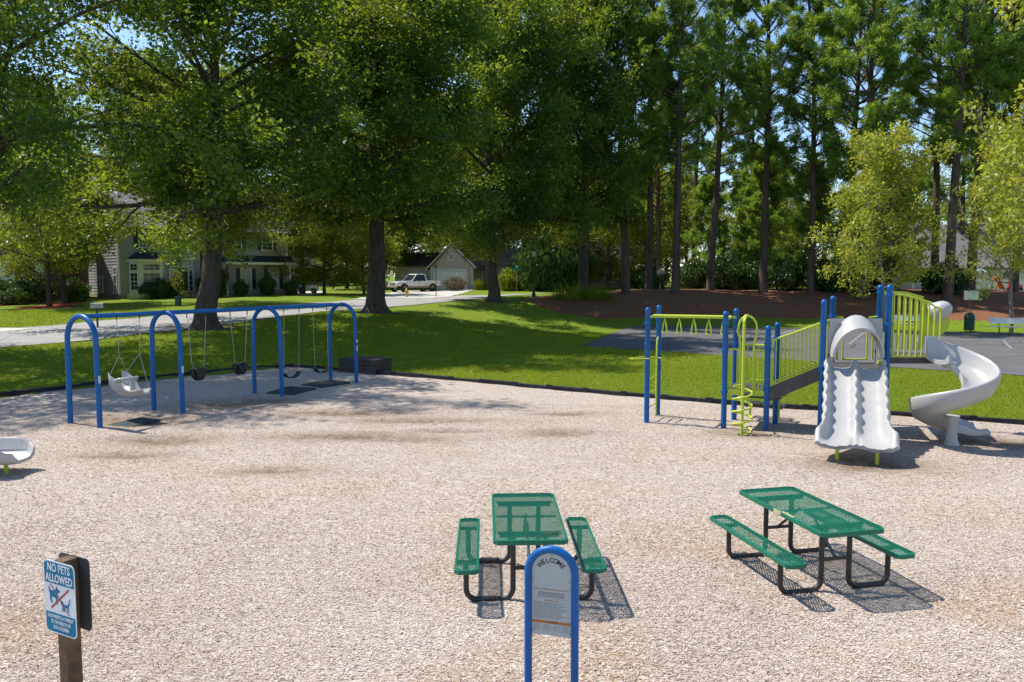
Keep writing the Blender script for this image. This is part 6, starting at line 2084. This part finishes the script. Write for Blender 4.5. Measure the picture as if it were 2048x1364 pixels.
for s in (-1, 1):
    MB().tube([(1.05, s * 0.80, 0.93), (0.18, s * 0.60, 1.40)], 0.035, 6).build('pillar', M_WHITECAR, cr)
    MB().box((2.10, s * 0.60, 0.62), (0.25, 0.26, 0.12), rz=-s * 0.35).build('headlight', M_LAMPGLASS, cr, bevel=0.02)
    MB().box((0.75, s * 0.95, 0.98), (0.12, 0.16, 0.12)).build('mirror', M_WHITECAR, cr, bevel=0.02)
    for x in (1.38, -1.38):
        wheel(cr, x, s * 0.80, 0.33, 0.22)
        MB().lathe([(0.38, -0.02), (0.38, 0.02)], 20, M=Matrix.Translation((x, s * 0.885, 0.34)) @ Matrix.Rotation(R(90), 4, 'X')).build('wheel_well', M_BLACKT, cr)
MB().box((2.235, 0, 0.46), (0.06, 0.90, 0.18)).build('grille', M_BLACKT, cr, bevel=0.02)

# ------------------------------------------------------------------ street furniture
def at_ground(name, label, cat, x, y, rz=0.0):
    return thing(name, label, cat, (x, y, zg(x, y)), rz)

hy = at_ground('fire_hydrant', 'yellow fire hydrant at the kerb near the white pickup', 'fire hydrant', -9.0, 68.2)
MB().lathe([(0.17, -0.05), (0.17, 0.04), (0.12, 0.05), (0.115, 0.50), (0.15, 0.52), (0.15, 0.56), (0.125, 0.60), (0.09, 0.70), (0.03, 0.76), (0.03, 0.82)], 16).build('barrel', M_HYD, hy, smooth=True)
for a, l in ((0, 0.17), (math.pi, 0.17), (-math.pi / 2, 0.20)):
    MB().tube([(0.08 * math.cos(a), 0.08 * math.sin(a), 0.42), (l * math.cos(a), l * math.sin(a), 0.42)], 0.06, 10).build('outlet_cap', M_HYD, hy)

lp = at_ground('lamp_post', 'slim black lamp post with a pale lantern beside the street', 'lamp post', 1.75, 64.4)
MB().lathe([(0.16, -0.1), (0.16, 0.25), (0.10, 0.32), (0.075, 0.8), (0.055, 3.15), (0.075, 3.2), (0.05, 3.25)], 14).build('pole', M_BLACKP, lp, smooth=True)
MB().lathe([(0.10, 3.25), (0.12, 3.28), (0.19, 3.62), (0.19, 3.64)], 8).build('lantern', plain('frosted_lantern', (0.62, 0.60, 0.55), 0.3, 0.05, 4.0), lp)
MB().lathe([(0.22, 3.64), (0.10, 3.78), (0.03, 3.86), (0.02, 3.92)], 8).build('lamp_cap', M_BLACKP, lp)

sn_ = at_ground('street_name_sign', 'green street name sign on a slim pole across the street', 'street sign', 0.5, 84.6, 0.25)
MB().tube([(0, 0, -0.2), (0, 0, 2.55)], 0.03, 8).build('pole', M_STEEL, sn_)
MB().box((0, -0.035, 2.40), (1.25, 0.02, 0.24)).build('name_plate', M_SIGNGREEN, sn_)
MB().box((0, 0.0, 2.66), (0.02, 1.1, 0.22)).build('name_plate', M_SIGNGREEN, sn_)

ds = at_ground('diamond_road_sign', 'diamond road sign on a post between the pine trunks', 'road sign', 15.7, 84.6, 0.35)
MB().box((0, 0.05, 1.1), (0.06, 0.05, 2.3)).build('post', M_STEEL, ds)
MB().prism([(0, -0.53), (0.53, 0), (0, 0.53), (-0.53, 0)], 0, 0.008, Matrix.Translation((0, 0, 1.85)) @ SX).build('sign_plate', plain('grey_sign_plate', (0.42, 0.41, 0.36), 0.5, 0.08, 3.0), ds)

mbx = at_ground('mailbox', 'grey mailbox on a thin dark post at the kerb', 'mailbox', -19.65, 37.7, 0.5)
mbx.location.z = zg(-19.65, 37.7)
MB().tube([(0, 0, -0.2), (0, 0, 0.95)], 0.045, 8).build('post', M_BLACKP, mbx)
MB().loft([[(x, -0.11, 0.95), (x, 0.11, 0.95)] + [(x, 0.11 * math.cos(a), 1.08 + 0.12 * math.sin(a)) for a in [math.pi * k / 8 for k in range(9)]] for x in (-0.27, 0.27)]).build('box', M_GREYP, mbx)
MB().box((0.276, 0, 1.06), (0.012, 0.16, 0.16)).build('door', M_BLACKT, mbx)

pole2 = at_ground('steel_post', 'dark thin post standing in front of the pickup', 'post', -6.7, 70.4)
MB().box((0, 0, 1.25), (0.07, 0.07, 2.9)).build('shaft', M_BLACKP, pole2)
MB().box((0, -0.02, 2.72), (0.30, 0.03, 0.10)).build('cap_plate', M_BLACKP, pole2)

# court side: benches, bin, notice
def bench(label, x, y, rz):
    b = thing('park_bench', label, 'bench', (x, y, zg(x, y)), rz, 'white benches beside the court')
    for k in range(2):
        MB().box((0, -0.14 + 0.24 * k, 0.46), (3.6, 0.225, 0.05)).build('seat_plank', M_WHITE, b)
    MB().box((0, 0.30, 0.80), (3.6, 0.045, 0.34), rx=-0.12).build('backrest', M_WHITE, b)
    for s in (-1.3, 1.3):
        MB().tube([(s, -0.22, 0.43), (s, 0.22, 0.43), (s, 0.36, 0.92)], 0.025, 8).build('bracket', M_BLACKP, b)
        MB().tube([(s, 0.0, -0.1), (s, 0.0, 0.43)], 0.035, 8).build('leg', M_BLACKP, b)
bench('white bench beside the green litter bin, in front of the young maple trunk', 30.2, 46.8, -0.42)
bench('white bench half hidden behind the lime bridge panel', 25.4, 49.9, -0.40)
bn = at_ground('litter_bin', 'dark green domed litter bin on short legs beside the court', 'bin', 28.35, 49.3)
MB().lathe([(0.27, 0.12), (0.30, 0.14), (0.30, 0.82), (0.32, 0.84), (0.32, 0.88)], 20).build('drum', M_GREENMETAL, bn, smooth=True)
MB().lathe([(0.31, 0.88), (0.30, 0.98), (0.24, 1.10), (0.14, 1.18), (0.02, 1.21)], 20).build('dome_lid', M_GREENMETAL, bn, smooth=True)
for a in (0.4, 2.5, 4.6):
    MB().tube([(0.2 * math.cos(a), 0.2 * math.sin(a), -0.05), (0.2 * math.cos(a), 0.2 * math.sin(a), 0.14)], 0.025, 6).build('leg', M_BLACKP, bn)
nt_ = at_ground('notice_board', 'white notice on two rusty posts behind the litter bin', 'sign', 30.3, 52.6, -0.3)
for s in (-0.06, 0.06):
    MB().box((s, 0.02, 0.9), (0.035, 0.035, 2.2)).build('post', M_BROWNPOST, nt_)
MB().box((0, -0.02, 2.05), (0.86, 0.02, 0.60)).build('notice_plate', M_WHITE, nt_)
